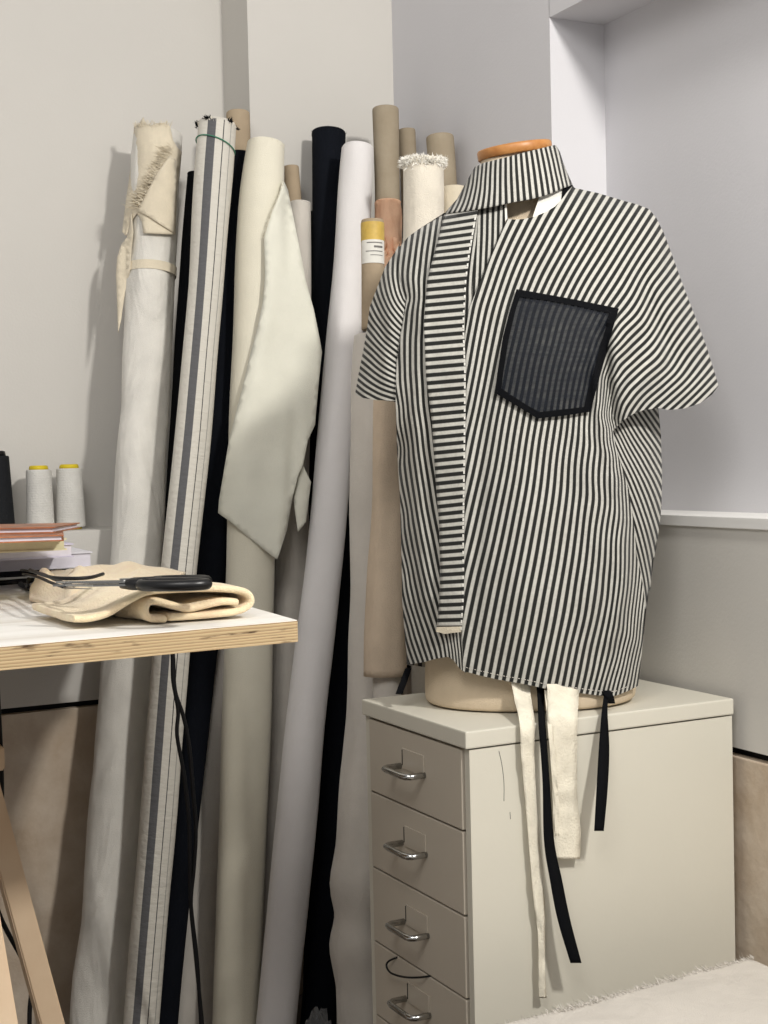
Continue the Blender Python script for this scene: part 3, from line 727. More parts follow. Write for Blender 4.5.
# ------------------------------------------------------------------ cones of thread on the ledge
def cone(x, yb, yt, r0, r1, m, label, yellow=True):
    zl = .9145; base = onY(x, yb, 2.555); c = Vector((base[0], 2.555, zl)); s = float(M[2] @ (base-CAM))/FPX
    h = (yb-yt)*s; r0 *= s; r1 *= s
    t = thing('thread_cone', label, 'thread cone', tuple(c), 'thread cones on the ledge')
    bm = bmesh.new(); pr = [(.86, 0), (.86, .03), (.99, .035)]
    P = [(c.x, c.y, zl+.0+h*z) for z in (.03, .05, .94, .965)]
    disp = lambda a, L: .0004*math.sin(L*1400)
    tube_bm(bm, [Vector((c.x, c.y, zl+h*(.035+.93*k/60))) for k in range(61)], [(r0+(r1-r0)*k/60)*(1-.06*(k in (0, 60))) for k in range(61)], 28, disp=disp)
    from_bm('wound_thread', bm, m, t)
    my = MT['cone_yellow'] if yellow else MT['plastic_black']
    tube('cone_base', [(c.x, c.y, zl), (c.x, c.y, zl+h*.035)], [r0*.72, r0*.78], my, t, 24)
    tube('cone_tip', [(c.x, c.y, zl+h*.96), (c.x, c.y, zl+h*1.02), (c.x, c.y, zl+h*1.03)], [r1*.78, r1*.72, r1*.6], my, t, 24)
cone(40.5, 530, 467, 14.0, 12.4, MT['thread'], 'white thread cone with yellow tip, nearer the black cone')
cone(71, 530, 467, 14.6, 12.6, MT['thread'], 'white thread cone with yellow tip and yellow base, nearest the linen roll')
cone(-2, 530, 451, 17, 13, MT['thread_black'], 'black thread cone on the ledge left of the white cones', False)

# ------------------------------------------------------------------ books and papers on the table
def book(name, label, cat, corner_px, z0, h, w, d, rz, cover, pages, spine=True, group='books and magazines stacked on the table'):
    """front right lower corner sighted at corner_px on the plane z=z0"""
    c = Vector(onZ(*corner_px, z0)); rot = Matrix.Rotation(rz, 3, 'Z')
    t = thing(name, label, cat, tuple(c+rot @ Vector((-w/2, d/2, 0))), group)
    def bx(nm, lo, hi, m, bev=0):
        bm = bmesh.new(); vs = bbox(bm, lo, hi)
        if bev: bmesh.ops.bevel(bm, geom=bm.edges[:], offset=bev, segments=2, affect='EDGES')
        for v in bm.verts: v.co = c+rot @ v.co
        return from_bm(nm, bm, m, t)
    ct = min(.002, h*.2)
    bx('page_block', (-w+.003, .003, ct), (-.003, d-.003, h-ct), pages)
    bx('cover', (-w, 0, 0), (0, d, ct), cover); bx('cover', (-w, 0, h-ct), (0, d, h), cover)
    bx('spine', (-w, 0, ct*.5), (-w+.002, d, h-ct*.5), cover)
    return t
def stack_z(y): return float(onZ(50, y, TZ)[2])
z = TZ+.0002
book('book', 'dark covered book at the bottom of the stack by the linen roll', 'book', (88, 573), z, .020, .30, .14, math.radians(-3), MT['cover_dark'], MT['cover_dark']); z += .0206
book('book', 'thick white book second from the bottom of the stack', 'book', (93, 567), z, .024, .32, .14, math.radians(-3), MT['cover_white'], MT['paper']); z += .0246
book('book', 'lilac-white paperback in the middle of the book stack', 'book', (74, 557), z, .020, .29, .13, math.radians(-2), MT['cover_lilac'], MT['paper']); z += .0206
book('book', 'cream yellowish book under the orange magazine', 'book', (67, 550), z, .016, .27, .13, math.radians(-3), MT['paper_cream'], MT['paper_cream']); z += .0166
mg = book('magazine', 'glossy magazine with orange brown cover topping the stack', 'magazine', (64, 541), z, .008, .26, .14, math.radians(-14), MT['cover_orange'], MT['paper']); z += .0082
book('magazine', 'thin magazine with an orange photo cover lying askew on the stack', 'magazine', (54, 533), z, .008, .26, .13, math.radians(-30), MT['cover_orange'], MT['paper'])

# ------------------------------------------------------------------ folded cream cloth on the table
fd = thing('folded_cloth', 'folded cream felt-like cloth lying under the scissors at table edge', 'cloth', tuple(onZ(150, 615, TZ)))
def strip_profile(pts, bdepth, m, name, parent, th=.005, wob=.003, a_of=None, skew=0):
    """pts: (x,y) sightings of the cross-section outline along the front of the fold on the plane b=front"""
    pass
def tpt(x, y, b):  # sighting in the vertical plane a distance b behind the table's front edge
    n_ = Vector((TP(0, 1, 0)-TP(0, 0, 0))).normalized(); p0 = TP(0, b, 0); r = Vector(ray(x, y)); c = Vector(CAM)
    return c+r*((p0-c).dot(n_)/r.dot(n_))
def ribbon_cloth(name, outline, b0_, b1_, dx=0.0, dz=0.0, th=.0045, nb=14, m=None, parent=None, seed=0):
    """outline: spline in sighting coordinates; swept back from b0 to b1"""
    P = spline(outline, 8); bm = bmesh.new(); rows = []
    for j in range(nb+1):
        f = j/nb; row = []
        for (x, y) in P:
            p = tpt(x, y, b0_); q = p+(TP(0, 1, 0)-TP(0, 0, 0))*(b1_-b0_)*f+(TP(1, 0, 0)-TP(0, 0, 0))*dx*f
            w = .0035*noise.noise(Vector((q.x*16+seed, q.y*16, seed)))*min(1, f*3+.3)
            q.z = max(TZ+.0048, q.z+w+dz*f); row.append(bm.verts.new(q))
        rows.append(row)
    for j in range(nb):
        for i in range(len(P)-1): bm.faces.new((rows[j][i], rows[j][i+1], rows[j+1][i+1], rows[j+1][i])).smooth = True
    o = from_bm(name, bm, m, parent)
    md = o.modifiers.new('solid', 'SOLIDIFY'); md.thickness = th; md.offset = 0
    md = o.modifiers.new('sub', 'SUBSURF'); md.levels = 1; md.render_levels = 1
    return o
MT['felt'] = mat('cream_felt', (238, 222, 184), 0.95, 0.03, 40, 0.6, 350, sheen=.4, col2=(230, 206, 172))
ribbon_cloth('folded_layer', [(168, 618.5), (210, 615.5), (240, 611.5), (252, 604), (251, 595), (240, 590.5), (215, 589), (175, 590), (150, 592.5), (136, 598), (122, 606), (108, 614), (90, 618.5), (74, 619)], .045, .21, dx=.02, th=.0085, m=MT['felt'], parent=fd, seed=1)
ribbon_cloth('folded_layer', [(240, 603), (225, 602), (205, 606), (190, 609), (175, 606), (160, 602.5), (150, 604), (147, 612), (152, 619.5), (168, 620)], .045, .20, dx=.02, th=.0085, m=MT['felt'], parent=fd, seed=2)
bm = bmesh.new(); g = {}; nx, ny = 60, 26
tl, tr_, bl, br = TP(.42, .34, 0), TP(.10, .36, 0), TP(.315, .10, 0), TP(.17, .05, 0)
pa = [onZ(30, 603, TZ), onZ(66, 614, TZ), onZ(100, 619, TZ), onZ(140, 606, TZ)]
for i in range(nx+1):
    for j in range(ny+1):
        s, f = i/nx, j/ny
        front = Vector(spline(pa, 20)[min(60, int(s*60))]); back = Vector(onZ(36+s*150, 586-6*s, TZ))
        q = front.lerp(back, f); e = min(1, 4*min(s+.02, f+.02, 1.02-s))
        z = .006+.014*math.exp(-((s-.10)/.07)**2)*math.sin(min(1, f*1.5)*PI)+.016*math.exp(-((s-.36)/.06)**2)*(1-f)+.018*abs(noise.noise(Vector((s*5.2, f*4.0, 4))))*e+.020*math.sin(min(1, f*1.4)*PI)*(.55+.45*math.sin(s*14+f*3))*e*.8+.012*e
        g[i, j] = bm.verts.new((q.x, q.y, TZ+.003+z*min(1, (f+.04)*3.5)))
for i in range(nx):
    for j in range(ny): bm.faces.new((g[i, j], g[i+1, j], g[i+1, j+1], g[i, j+1])).smooth = True
o = from_bm('rumpled_end', bm, MT['felt'], fd); md = o.modifiers.new('solid', 'SOLIDIFY'); md.thickness = .005; md.offset = 0

# scissors lying on the cloth
sc = thing('scissors', 'black-handled fabric scissors lying on the folded cream cloth', 'scissors', tuple(onZ(150, 588, TZ+.035)))
ZS = TZ+.047
def zpt(x, y, z): return Vector(onZ(x, y, z))
c = zpt(164.5, 583.5, ZS+.002)
ax = (zpt(213, 583, ZS)-zpt(132, 584, ZS)); ax.z = 0; ax.normalize(); pv = Vector((-ax.y, ax.x, 0))
if pv.y < 0: pv = -pv
def loop_handle(c, la, lb, r, nm, zoff):
    bm = bmesh.new(); Q = [c+ax*la*math.cos(a)+pv*lb*math.sin(a)+Vector((0, 0, zoff)) for a in [2*PI*k/40 for k in range(41)]]
    tube_bm(bm, Q, r, 12, caps=False); return from_bm(nm, bm, MT['plastic_black'], sc)
loop_handle(c+ax*.014-pv*.013, .036, .016, .0062, 'finger_loop', 0)
loop_handle(c+ax*.010+pv*.026, .030, .015, .0060, 'thumb_loop', .0)
tube('handle_arm', [c-ax*.048, c-ax*.036-pv*.004, c-ax*.016-pv*.012], [.005, .0065, .0065], MT['plastic_black'], sc, 12)
tube('handle_arm', [c-ax*.048, c-ax*.036+pv*.008, c-ax*.010+pv*.022], [.005, .0065, .0065], MT['plastic_black'], sc, 12)
for s_, nm in ((-.0015, 'blade'), (.0015, 'blade')):
    bm = bmesh.new(); o0 = c-ax*.036+Vector((0, 0, s_))
    L = [o0+pv*.008, o0-pv*.008, o0-ax*.04-pv*(.009-s_*2), o0-ax*.075-pv*.002, o0-ax*.088+pv*s_*3, o0-ax*.04+pv*.007]
    f = bm.faces.new([bm.verts.new(q) for q in L]); r_ = bmesh.ops.extrude_face_region(bm, geom=[f])
    for v in r_['geom']:
        if isinstance(v, bmesh.types.BMVert): v.co.z += .0022
    bmesh.ops.recalc_face_normals(bm, faces=bm.faces); from_bm(nm, bm, MT['steel'], sc)
q = c-ax*.044; tube('pivot_screw', [q+Vector((0, 0, -.003)), q+Vector((0, 0, .006))], .006, MT['steel'], sc, 16)

# thread snips and loose things
sn = thing('thread_snips', 'small dark metal thread snips at the left edge of the cream cloth', 'snips', tuple(onZ(45, 582, TZ)))
z1 = TZ+.040
for pts, r in (([(22, 570), (40, 573), (56, 580), (74, 586)], .0032), ([(24, 574), (38, 577), (52, 583), (66, 588)], .0030)):
    tube('arm', spline([zpt(x, y, z1) for x, y in pts], 5), r, MT['cable'], sn, 8, flat=.5)
tube('blade', [zpt(66, 586, z1), zpt(96, 586, z1+.004)], [.004, .001], MT['steel'], sn, 8, flat=.3)
tube('blade', [zpt(66, 588, z1), zpt(92, 589, z1+.004)], [.004, .001], MT['steel'], sn, 8, flat=.3)
tw = thing('binder_clip', 'little black clip sitting on the white table by the books', 'clip', tuple(onZ(26, 588, TZ)))
tube('clip_body', [zpt(20, 584, TZ+.004), zpt(33, 590, TZ+.004)], .0038, MT['plastic_black'], tw, 6)
tube('clip_lever', [zpt(27, 587, TZ+.004), zpt(28, 583, TZ+.016), zpt(29, 579, TZ+.022)], [.003, .002, .0035], MT['plastic_black'], tw, 8)
o = tube('table_cable', spline([onZ(x, y, TZ+.004) for x, y in [(-30, 584), (0, 583), (22, 581), (60, 578), (96, 572), (118, 574)]], 6), .0038, MT['cable'], None, 8); tag(o, 'black cable running in front of the book stack on the table', 'cable')
P = spline([zpt(x, y, TZ+.050) for x, y in [(30, 570), (50, 577), (70, 578.5), (90, 577.5), (103, 574)]], 6)
o = tube('black_strap', P, .0022, MT['cable'], None, 8); tag(o, 'thin black curved wire arching over the rumpled cream cloth', 'wire')

# ------------------------------------------------------------------ the garment on its dress form
Z0 = 1.972          # distance of the form's axis plane from the viewpoint, measured along the view
GX0, GY0, GW, GH, GS = 330, 40, 430, 780, 4.0
nxg, nyg = int(GW/GS)+1, int(GH/GS)+1
gx = GX0+np.arange(nxg)*GS; gy = GY0+np.arange(nyg)*GS
XX, YY = np.meshgrid(gx, gy)
def cg(A, b, x, n):
    r = b-A(x); p = r.copy(); rs = (r*r).sum()
    for _ in range(n):
        Ap = A(p); al = rs/max(1e-20, (p*Ap).sum()); x = x+al*p; r = r-al*Ap; rn = (r*r).sum()
        if rn < 1e-12*b.size: break
        p = r+p*(rn/rs); rs = rn
    return x
def inflate(mask_poly, k, extra=None):
    m = inside(mask_poly, XX, YY).astype(float)
    def A(x):
        x = x*m; y = 4*x; y[1:] -= x[:-1]; y[:-1] -= x[1:]; y[:, 1:] -= x[:, :-1]; y[:, :-1] -= x[:, 1:]; return y*m
    w = cg(A, m*GS*GS, np.zeros_like(m), 900)
    w = np.maximum(w, 0)
    return np.sqrt(2*w)*k/FPX*Z0, m
def bil(F, X, Y, x0=GX0, y0=GY0, s=GS):
    fx = np.clip((X-x0)/s, 0, F.shape[1]-1.001); fy = np.clip((Y-y0)/s, 0, F.shape[0]-1.001)
    i = fx.astype(int); j = fy.astype(int); a = fx-i; b = fy-j
    return F[j, i]*(1-a)*(1-b)+F[j, i+1]*a*(1-b)+F[j+1, i]*(1-a)*b+F[j+1, i+1]*a*b
LEFT_OUT = [(441.6, 215.8), (419, 229), (408, 237), (394.4, 253), (385.4, 266.4), (376.5, 289), (369.7, 306.9), (367.5, 325), (363, 351.8), (358.5, 374), (355, 394.5)]
RIGHT_OUT = [(575, 188), (598, 193), (621, 200), (636, 204), (649, 209), (656.5, 218), (664, 233.5), (671.7, 253.8), (681.8, 281.7), (694.5, 314.7), (707, 347.7), (718.6, 385.7)]
RIGHT_HEM = [(712, 394.6), (699.6, 403.5), (684, 408.6), (669, 410), (657.7, 408), (643.8, 410), (633.6, 413.7), (623.5, 420), (614.6, 429)]
VALLEY = [(613, 431), (615, 444), (622, 468), (629, 489), (631, 507), (634, 526), (636.7, 556), (639.5, 566), (643, 585), (645, 607)]
BODY_L = [(396, 402), (397, 450), (400, 500), (401.5, 560), (402, 600), (405, 640), (408.4, 664.5)]
BODY_R = [(658, 409), (661, 435), (662, 474), (661.5, 507), (657, 546), (653.5, 560), (650, 590), (646.5, 607), (643.4, 637), (640.6, 665), (638, 686)]
NECK = [(476, 160), (476, 44), (556, 44), (556, 145), (573, 184)]
M1P = [(444, 213), (457, 199), (474.8, 167)]+NECK+RIGHT_OUT+[(738, 425), (668, 450)]+BODY_R[3:]+[(632, 800), (412, 800)]+BODY_L[::-1][:-2]+[(392, 450), (340, 440)]+LEFT_OUT[::-1]
M2P = [(444, 213), (457, 199), (474.8, 167)]+NECK+[(598, 193), (636, 204), (646, 215), (652, 260), (655, 330), (657, 390)]+BODY_R+[(632, 800), (412, 800)]+BODY_L[::-1]+[(396, 380), (398, 300), (402, 260), (419, 229)]
H1, _ = inflate(M1P, .66); H2, _ = inflate(M2P, .66)
M1W = [(x+(12*min(1, max(0, (y-500)/100)) if x > 600 else -(10*min(1, max(0, (y-480)/100)))) if y > 480 else x, y) for x, y in M1P]
HN = H1; H1, _ = inflate(M1W, .66)
def smooth(F, n):
    F = F.copy()
    for _ in range(n): F[1:-1, 1:-1] = .5*F[1:-1, 1:-1]+.125*(F[:-2, 1:-1]+F[2:, 1:-1]+F[1:-1, :-2]+F[1:-1, 2:])
    return F
KY = np.interp(YY, [200, 420, 600], [1.0, 1.05, 1.24])
H1, H2, HN = smooth(H1, 2)*KY, smooth(H2, 2)*KY, smooth(HN, 2)*KY
# relief: soft folds drawn as (points, width px, height m)
FOLDS = [
    ([(636, 246), (640, 262), (647, 285), (653, 310), (662, 330), (670, 352), (674, 372)], 5, -.0045),
    ([(648, 262), (656, 290), (664, 318), (676, 345)], 6, .004),
    ([(605, 330), (604, 350), (606, 380), (611, 410), (615, 440)], 6, -.018),
    ([(598, 330), (596, 370), (600, 410), (606, 450), (614, 490)], 6, .009),
    ([(616, 420), (640, 380), (660, 350)], 12, .009),
    ([(610, 400), (635, 350), (650, 320)], 7, -.006),
    ([(625, 480), (631, 520), (636, 560), (640, 600)], 7, -.014),
    ([(612, 480), (620, 530), (622, 580), (612, 640)], 8, .007),
    ([(600, 560), (604, 600), (598, 650), (590, 690)], 9, -.005),
    ([(540, 240), (560, 265), (585, 280)], 12, .003),
    ([(655, 300), (668, 335), (690, 375)], 8, -.004),
    ([(632, 590), (628, 620), (618, 650), (610, 690)], 6, -.004),
    ([(560, 430), (570, 500), (560, 560), (575, 640), (580, 690)], 14, -.004),
    ([(520, 420), (525, 500), (518, 580), (525, 680)], 16, .004),
    ([(490, 320), (482, 420), (478, 520), (472, 650)], 9, -.004),
    ([(586, 430), (595, 500), (598, 560), (590, 620)], 10, .004),
    ([(398, 262), (402, 285), (407, 300), (404, 320), (399, 345), (396, 380)], 5, -.006),
    ([(388, 280), (390, 310), (388, 345), (386, 380)], 7, .005),
    ([(376, 300), (382, 330), (390, 352), (396, 368)], 4, -.004),
    ([(416, 280), (421, 310), (420, 350), (415, 420), (418, 520), (428, 600)], 6, .005),
    ([(425, 240), (418, 280), (411, 318), (410, 380)], 4, -.003),
    ([(405, 420), (408, 520), (414, 600), (420, 650)], 5, -.003),
]
REL = np.zeros_like(H1)
for pts, w, a in FOLDS:
    P = np.array(resample(pts, 4, False)); n = len(P)
    d2 = np.full(XX.shape, 1e9); tt = np.zeros(XX.shape)
    for i, (x, y) in enumerate(P):
        d = (XX-x)**2+(YY-y)**2; k = d < d2; d2[k] = d[k]; tt[k] = i/(n-1)
    REL += a*np.exp(-d2/(w*w))*np.sin(np.clip(tt*.9+.05, 0, 1)*PI)**.5
def h_front(X, Y, off=0.0): return Z0-(bil(H1, X, Y)+1.5*bil(REL, X, Y)+off)
def h_side(X, Y, off=0.0): return Z0-(bil(H2, X, Y)+.5*bil(REL, X, Y)+off)

def phase(samples, bb, s=3.0, slit=None):
    """stripe count field whose gradient follows sampled (x, y, lean in degrees, pitch px)"""
    x0, y0, x1, y1 = bb; nx = int((x1-x0)/s)+2; ny = int((y1-y0)/s)+2
    X, Y = np.meshgrid(x0+np.arange(nx)*s, y0+np.arange(ny)*s)
    sx = np.array([[a[0], a[1]] for a in samples], float)
    th = np.radians([a[2] for a in samples]); pr = np.array([a[3] for a in samples], float)
    side = None
    if slit is not None:
        sy = [p[1] for p in slit]; sxx = [p[0] for p in slit]; lab = lambda x, y: np.where(y < sy[0], 0, np.where(x > np.interp(y, sy, sxx), 1, -1))
        side = lab(X, Y); ss = lab(sx[:, 0], sx[:, 1])
    W = np.zeros(X.shape); T1 = np.zeros(X.shape); T2 = np.zeros(X.shape); LP = np.zeros(X.shape)
    for i in range(len(samples)):
        w = 1/((X-sx[i, 0])**2+(Y-sx[i, 1])**2+25)**1.6
        if side is not None and ss[i] != 0: w = np.where((side != 0) & (side != ss[i]), 0, w)
        W += w; T1 += w*math.cos(th[i]); T2 += w*math.sin(th[i]); LP += w*math.log(pr[i])
    ang = np.arctan2(T2, T1); per = np.exp(LP/W); gxx = np.cos(ang)/per; gyy = np.sin(ang)/per
    ex = .5*(gxx[:, 1:]+gxx[:, :-1])*s; ey = .5*(gyy[1:]+gyy[:-1])*s
    wt = (per/7.0)**3
    mx = .5*(wt[:, 1:]+wt[:, :-1]); my = .5*(wt[1:]+wt[:-1])
    if side is not None:
        mx = mx*~((side[:, 1:]*side[:, :-1]) == -1); my = my*~((side[1:]*side[:-1]) == -1)
    # steeper bands count more, so crowding stays local
    def A(f):
        o = np.zeros_like(f); dx = (f[:, 1:]-f[:, :-1])*mx; dy = (f[1:]-f[:-1])*my
        o[:, 1:] += dx; o[:, :-1] -= dx; o[1:] += dy; o[:-1] -= dy; return o
    b = np.zeros_like(X); dx = ex*mx; dy = ey*my
    b[:, 1:] += dx; b[:, :-1] -= dx; b[1:] += dy; b[:-1] -= dy
    F = cg(A, b, X/8.0, 3000)
    def f(Xq, Yq, which=0):
        if side is None or which == 0: return bil(F, Xq, Yq, x0, y0, s)
        fx = np.clip((Xq-x0)/s, 0, nx-1.001); fy = np.clip((Yq-y0)/s, 0, ny-1.001); i = fx.astype(int); j = fy.astype(int); a = fx-i; b_ = fy-j
        num = np.zeros(len(Xq)); den = np.zeros(len(Xq))
        for di, dj, w in ((0, 0, (1-a)*(1-b_)), (1, 0, a*(1-b_)), (0, 1, (1-a)*b_), (1, 1, a*b_)):
            ok = (side[j+dj, i+di] != -which); w = w*ok+1e-9*ok
            # first-order extrapolation keeps the stripes straight up to the fold
            v = F[j+dj, i+di]+gxx[j+dj, i+di]*(Xq-X[j+dj, i+di])+gyy[j+dj, i+di]*(Yq-Y[j+dj, i+di])
            num += w*v; den += w
        return np.where(den > 0, num/np.maximum(den, 1e-12), bil(F, Xq, Yq, x0, y0, s))
    return f

SA = [(470, 320, 14, 6), (480, 290, 22, 6.6), (500, 245, 25, 7.2), (520, 240, 27, 7.6), (540, 250, 29, 7.8), (560, 220, 30, 7.8), (590, 210, 30, 7.4), (600, 245, 29, 7.3), (625, 225, 31, 7.2),
      (645, 220, 33, 6.6), (632, 255, 31, 6.8), (650, 255, 36, 6.6), (662, 285, 42, 6.5), (672, 300, 40, 6.6), (645, 290, 24, 6), (655, 318, 30, 5.6), (684, 335, 38, 6.8), (695, 365, 36, 7), (672, 355, 30, 6), (705, 385, 44, 6.6),
      (600, 290, 30, 7.3), (620, 300, 36, 7), (632, 325, 52, 6), (640, 350, 56, 6.2), (625, 360, 58, 6.4), (650, 370, 58, 6.4), (635, 385, 60, 6.4), (625, 400, 56, 6.4), (655, 393, 62, 6), (675, 388, 58, 6.2), (690, 398, 46, 6),
      (617, 345, 50, 5.6), (616, 380, 48, 5.6), (617, 410, 40, 5.5),
      (607, 335, 14, 4), (604, 360, 5, 3.2), (606, 385, -2, 2.8), (608, 405, -6, 2.6), (610, 425, -8, 2.5), (613, 445, -16, 2.5), (619, 468, -22, 2.4), (626, 490, -22, 2.5), (630, 512, -12, 2.8), (634, 535, -5, 2.8),
      (490, 340, 11, 6.1), (478, 360, 9, 6), (470, 400, 8, 6), (520, 320, 10, 6.2), (545, 330, 9, 6.2), (575, 340, 9, 6.2), (590, 345, 14, 6), (540, 375, 8, 6.2), (575, 385, 9, 6.4), (510, 380, 9, 6.2),
      (600, 320, 20, 6), (560, 295, 22, 7), (525, 285, 20, 7), (500, 285, 20, 6.5), (590, 300, 26, 7),
      (590, 400, 12, 6.2), (598, 430, 8, 6), (600, 390, 8, 4.5), (520, 430, 10, 6.8), (550, 440, 10, 7.2), (580, 450, 11, 7.2), (600, 460, 8, 6.8), (608, 480, 0, 6),
      (480, 450, 9, 7), (475, 520, 10, 7.2), (500, 520, 11, 7.3), (530, 520, 12, 7.3), (560, 520, 12, 7.2), (590, 510, 13, 7), (612, 520, 6, 5.6), (622, 540, 0, 4.2),
      (472, 600, 9, 7.8), (500, 600, 10, 8), (530, 600, 12, 8), (560, 600, 12, 8), (590, 590, 13, 7.6), (612, 580, 12, 6.5), (627, 580, 8, 4.5), (636, 590, 2, 3),
      (475, 650, 9, 8), (510, 660, 12, 8), (545, 665, 13, 8), (580, 660, 13, 7.4), (600, 650, 16, 7), (618, 640, 20, 5), (628, 650, 14, 3.6), (636, 670, 8, 2.6), (620, 680, 10, 4.2), (638, 630, 6, 2.5), (640, 610, 4, 2.5)]
phA = phase(SA, (455, 180, 730, 710))
SL = [(436, 235, 12, 5.4), (425, 245, 14, 5.6), (412, 260, 14, 5.6), (402, 262, 10, 5), (395, 270, 4, 4.6), (420, 275, 18, 5.4), (432, 280, 10, 5.2), (412, 290, 10, 5.4), (417, 300, 12, 5.4),
      (386, 280, -12, 4.6), (398, 285, -10, 4.8), (405, 292, -35, 5),
      (420, 325, 0, 5.6), (412, 330, 6, 5.8), (408, 350, 2, 5.6), (418, 350, -3, 5.8), (402, 370, 0, 5), (415, 380, -4, 6), (424, 380, -5, 6),
      (402, 410, -1, 4), (412, 420, -7, 5.6), (424, 420, -10, 6), (400, 450, -1, 3.2), (412, 470, -9, 5.5), (426, 480, -11, 6), (402, 520, -2, 3.4), (414, 530, -9, 5.4), (430, 540, -12, 6.2),
      (404, 580, -4, 3.6), (415, 590, -11, 5.4), (430, 600, -16, 6.2), (408, 630, -8, 4), (420, 640, -16, 5.4), (436, 645, -20, 6), (445, 655, -16, 4.5), (452, 655, -12, 2.6), (458, 660, -8, 2.4), (455, 640, -10, 2.5), (440, 500, -12, 6),
      (375, 305, -25, 5), (384, 310, -24, 5), (396, 312, -38, 5.2), (370, 330, -40, 5), (380, 335, -30, 5), (392, 335, -50, 5.3), (366, 350, -52, 5.2), (378, 358, -40, 5), (390, 358, -50, 5.5),
      (363, 370, -58, 5.2), (375, 378, -56, 5.2), (388, 380, -62, 5.6), (358, 388, -50, 4.6), (370, 393, -66, 5.2), (385, 395, -76, 5.6), (394, 392, -78, 5.6)]
SLIT = [(406.8, 300), (404.5, 316), (400, 338), (397, 361), (396, 381), (395.6, 402)]
phL = phase(SL, (345, 205, 480, 690), slit=SLIT, s=2.0)
SS = [(650, 430, -35, 5), (640, 420, -38, 4.6), (632, 440, -30, 4), (625, 440, -20, 2.6), (640, 455, -32, 4.8), (655, 460, -28, 5), (634, 470, -24, 4), (645, 490, -22, 5), (655, 510, -18, 5), (640, 510, -20, 4.6), (648, 540, -16, 4.8), (652, 560, -12, 4.4), (643, 560, -14, 4), (646, 590, -8, 3.4), (643, 620, -4, 3)]
phS = phase(SS, (600, 400, 670, 660))

shirt = thing('striped_shirt', 'boxy black and white striped shirt with sheer black pocket on the dress form', 'shirt', tuple(onD(530, 690, Z0)))
ST = MT['stripe']
PANEL_A = [(507, 219), (515, 219.5), (524, 219), (535, 216.5), (546, 212), (555, 206.5), (562, 199), (567, 192), (572.5, 186)]+RIGHT_OUT+RIGHT_HEM+VALLEY+[(643.4, 637), (640.6, 665), (638, 686), (628, 691), (615, 696), (598, 695.5), (572, 692), (547, 689), (524, 684), (500, 680), (480, 675.5), (463, 671), (462, 620), (462, 500), (462, 400), (465, 335), (469.6, 307.5), (478, 286.7), (488, 261.7), (498.8, 236.7)]
sheet('front_panel', PANEL_A, h_front, ST, shirt, 3.5, phA)
# under-arm side panel
PANEL_S = [(598, 420), (612, 414), (633, 410), (658, 406)]+BODY_R[:9]+[(640, 640), (634, 600), (622, 540), (606, 470)]
def h_s(X, Y):
    d = h_side(X, Y)+.004; lim = h_front(X, Y)+.006
    e = np.interp(Y, [p[1] for p in VALLEY], [p[0] for p in VALLEY])
    return np.where(X < e+2, np.maximum(d, lim), d)
sheet('side_panel', PANEL_S, h_s, ST, shirt, 3.5, phS)
# left front and left sleeve
BL = [(441.6, 215.8), (419, 229), (408, 237), (396, 251), (400, 275), (406.8, 300), (404.5, 316), (400, 338), (397, 361), (396, 381), (395.6, 402)]+BODY_L[1:]+[(424, 662), (435, 659), (447.5, 656.7), (453, 659.6), (460, 669), (466, 673), (468, 600), (468, 400), (469, 330), (478, 215)]
sheet('left_front', BL, lambda X, Y: h_front(X, Y, -.003), ST, shirt, 3.5, lambda X, Y: phL(X, Y, 1))
SLV = [(400, 243), (394.4, 253), (385.4, 266.4), (376.5, 289), (369.7, 306.9), (367.5, 325), (363, 351.8), (358.5, 374), (355, 394.5), (363, 398), (375, 400), (396, 401), (400, 401), (400.5, 381), (401.5, 361), (404.5, 338), (409, 316), (411, 300), (404, 275), (399, 251)]
sheet('sleeve', SLV, lambda X, Y: h_front(X, Y, -.0065), ST, shirt, 3, lambda X, Y: phL(X, Y, -1))
# inner placket layer seen inside the neck opening
INN = [(474, 206), (505.4, 203), (505.6, 222), (500, 240), (489, 266), (478, 300), (468, 345), (460, 345), (464, 290), (470, 240)]
sheet('inner_placket', INN, lambda X, Y: h_front(X, Y, -.006), ST, shirt, 3.5, phase([(490, 215, 2, 5.6), (485, 250, 3, 5.6), (472, 300, 4, 5.2), (498, 225, 0, 5.4), (468, 330, 4, 5)], (455, 195, 515, 350)))
sheet('selvedge_trim', [(504.6, 203), (506.6, 203), (507.4, 219), (505.2, 221)], lambda X, Y: h_front(X, Y, -.003), MT['label'], shirt, 2)
# placket band with cross stripes
BANDL = [(443.9, 214.7), (434.9, 250.7), (427, 280), (423.7, 325), (426, 376.5), (428.5, 395), (431.9, 421.7), (435, 473.7), (439, 523.7), (440, 578), (438.7, 609), (436.5, 627)]
BANDR = [(477.6, 209.5), (469.7, 255), (466.3, 280), (464, 325), (465.7, 370), (465.6, 401), (465, 463), (464, 526), (464, 576), (463.7, 599), (462, 627)]
def ph_band(X, Y):
    l = np.interp(Y, [p[1] for p in BANDL], [p[0] for p in BANDL]); r = np.interp(Y, [p[1] for p in BANDR], [p[0] for p in BANDR])
    f = np.clip((X-l)/(r-l), -.1, 1.1); lean = np.interp(Y, [210, 260, 340, 500, 630], [6, 4, 3.5, 3, .5])
    per = lambda y: np.interp(y, [205, 260, 330, 420, 520, 630], [0, 7.9, 16.9, 28.4, 41.4, 55.8])
    return per(Y+(f-.5)*lean)
sheet('placket_band', BANDL+BANDR[::-1], lambda X, Y: h_front(X, Y, .006), ST, shirt, 3.5, ph_band, thick=.001)
sheet('raw_band_end', [(436.5, 627), (462, 626.5), (461, 632), (452, 633), (445, 634), (436, 631.5)], lambda X, Y: h_front(X, Y, .0062), MT['ecru'], shirt, 2)
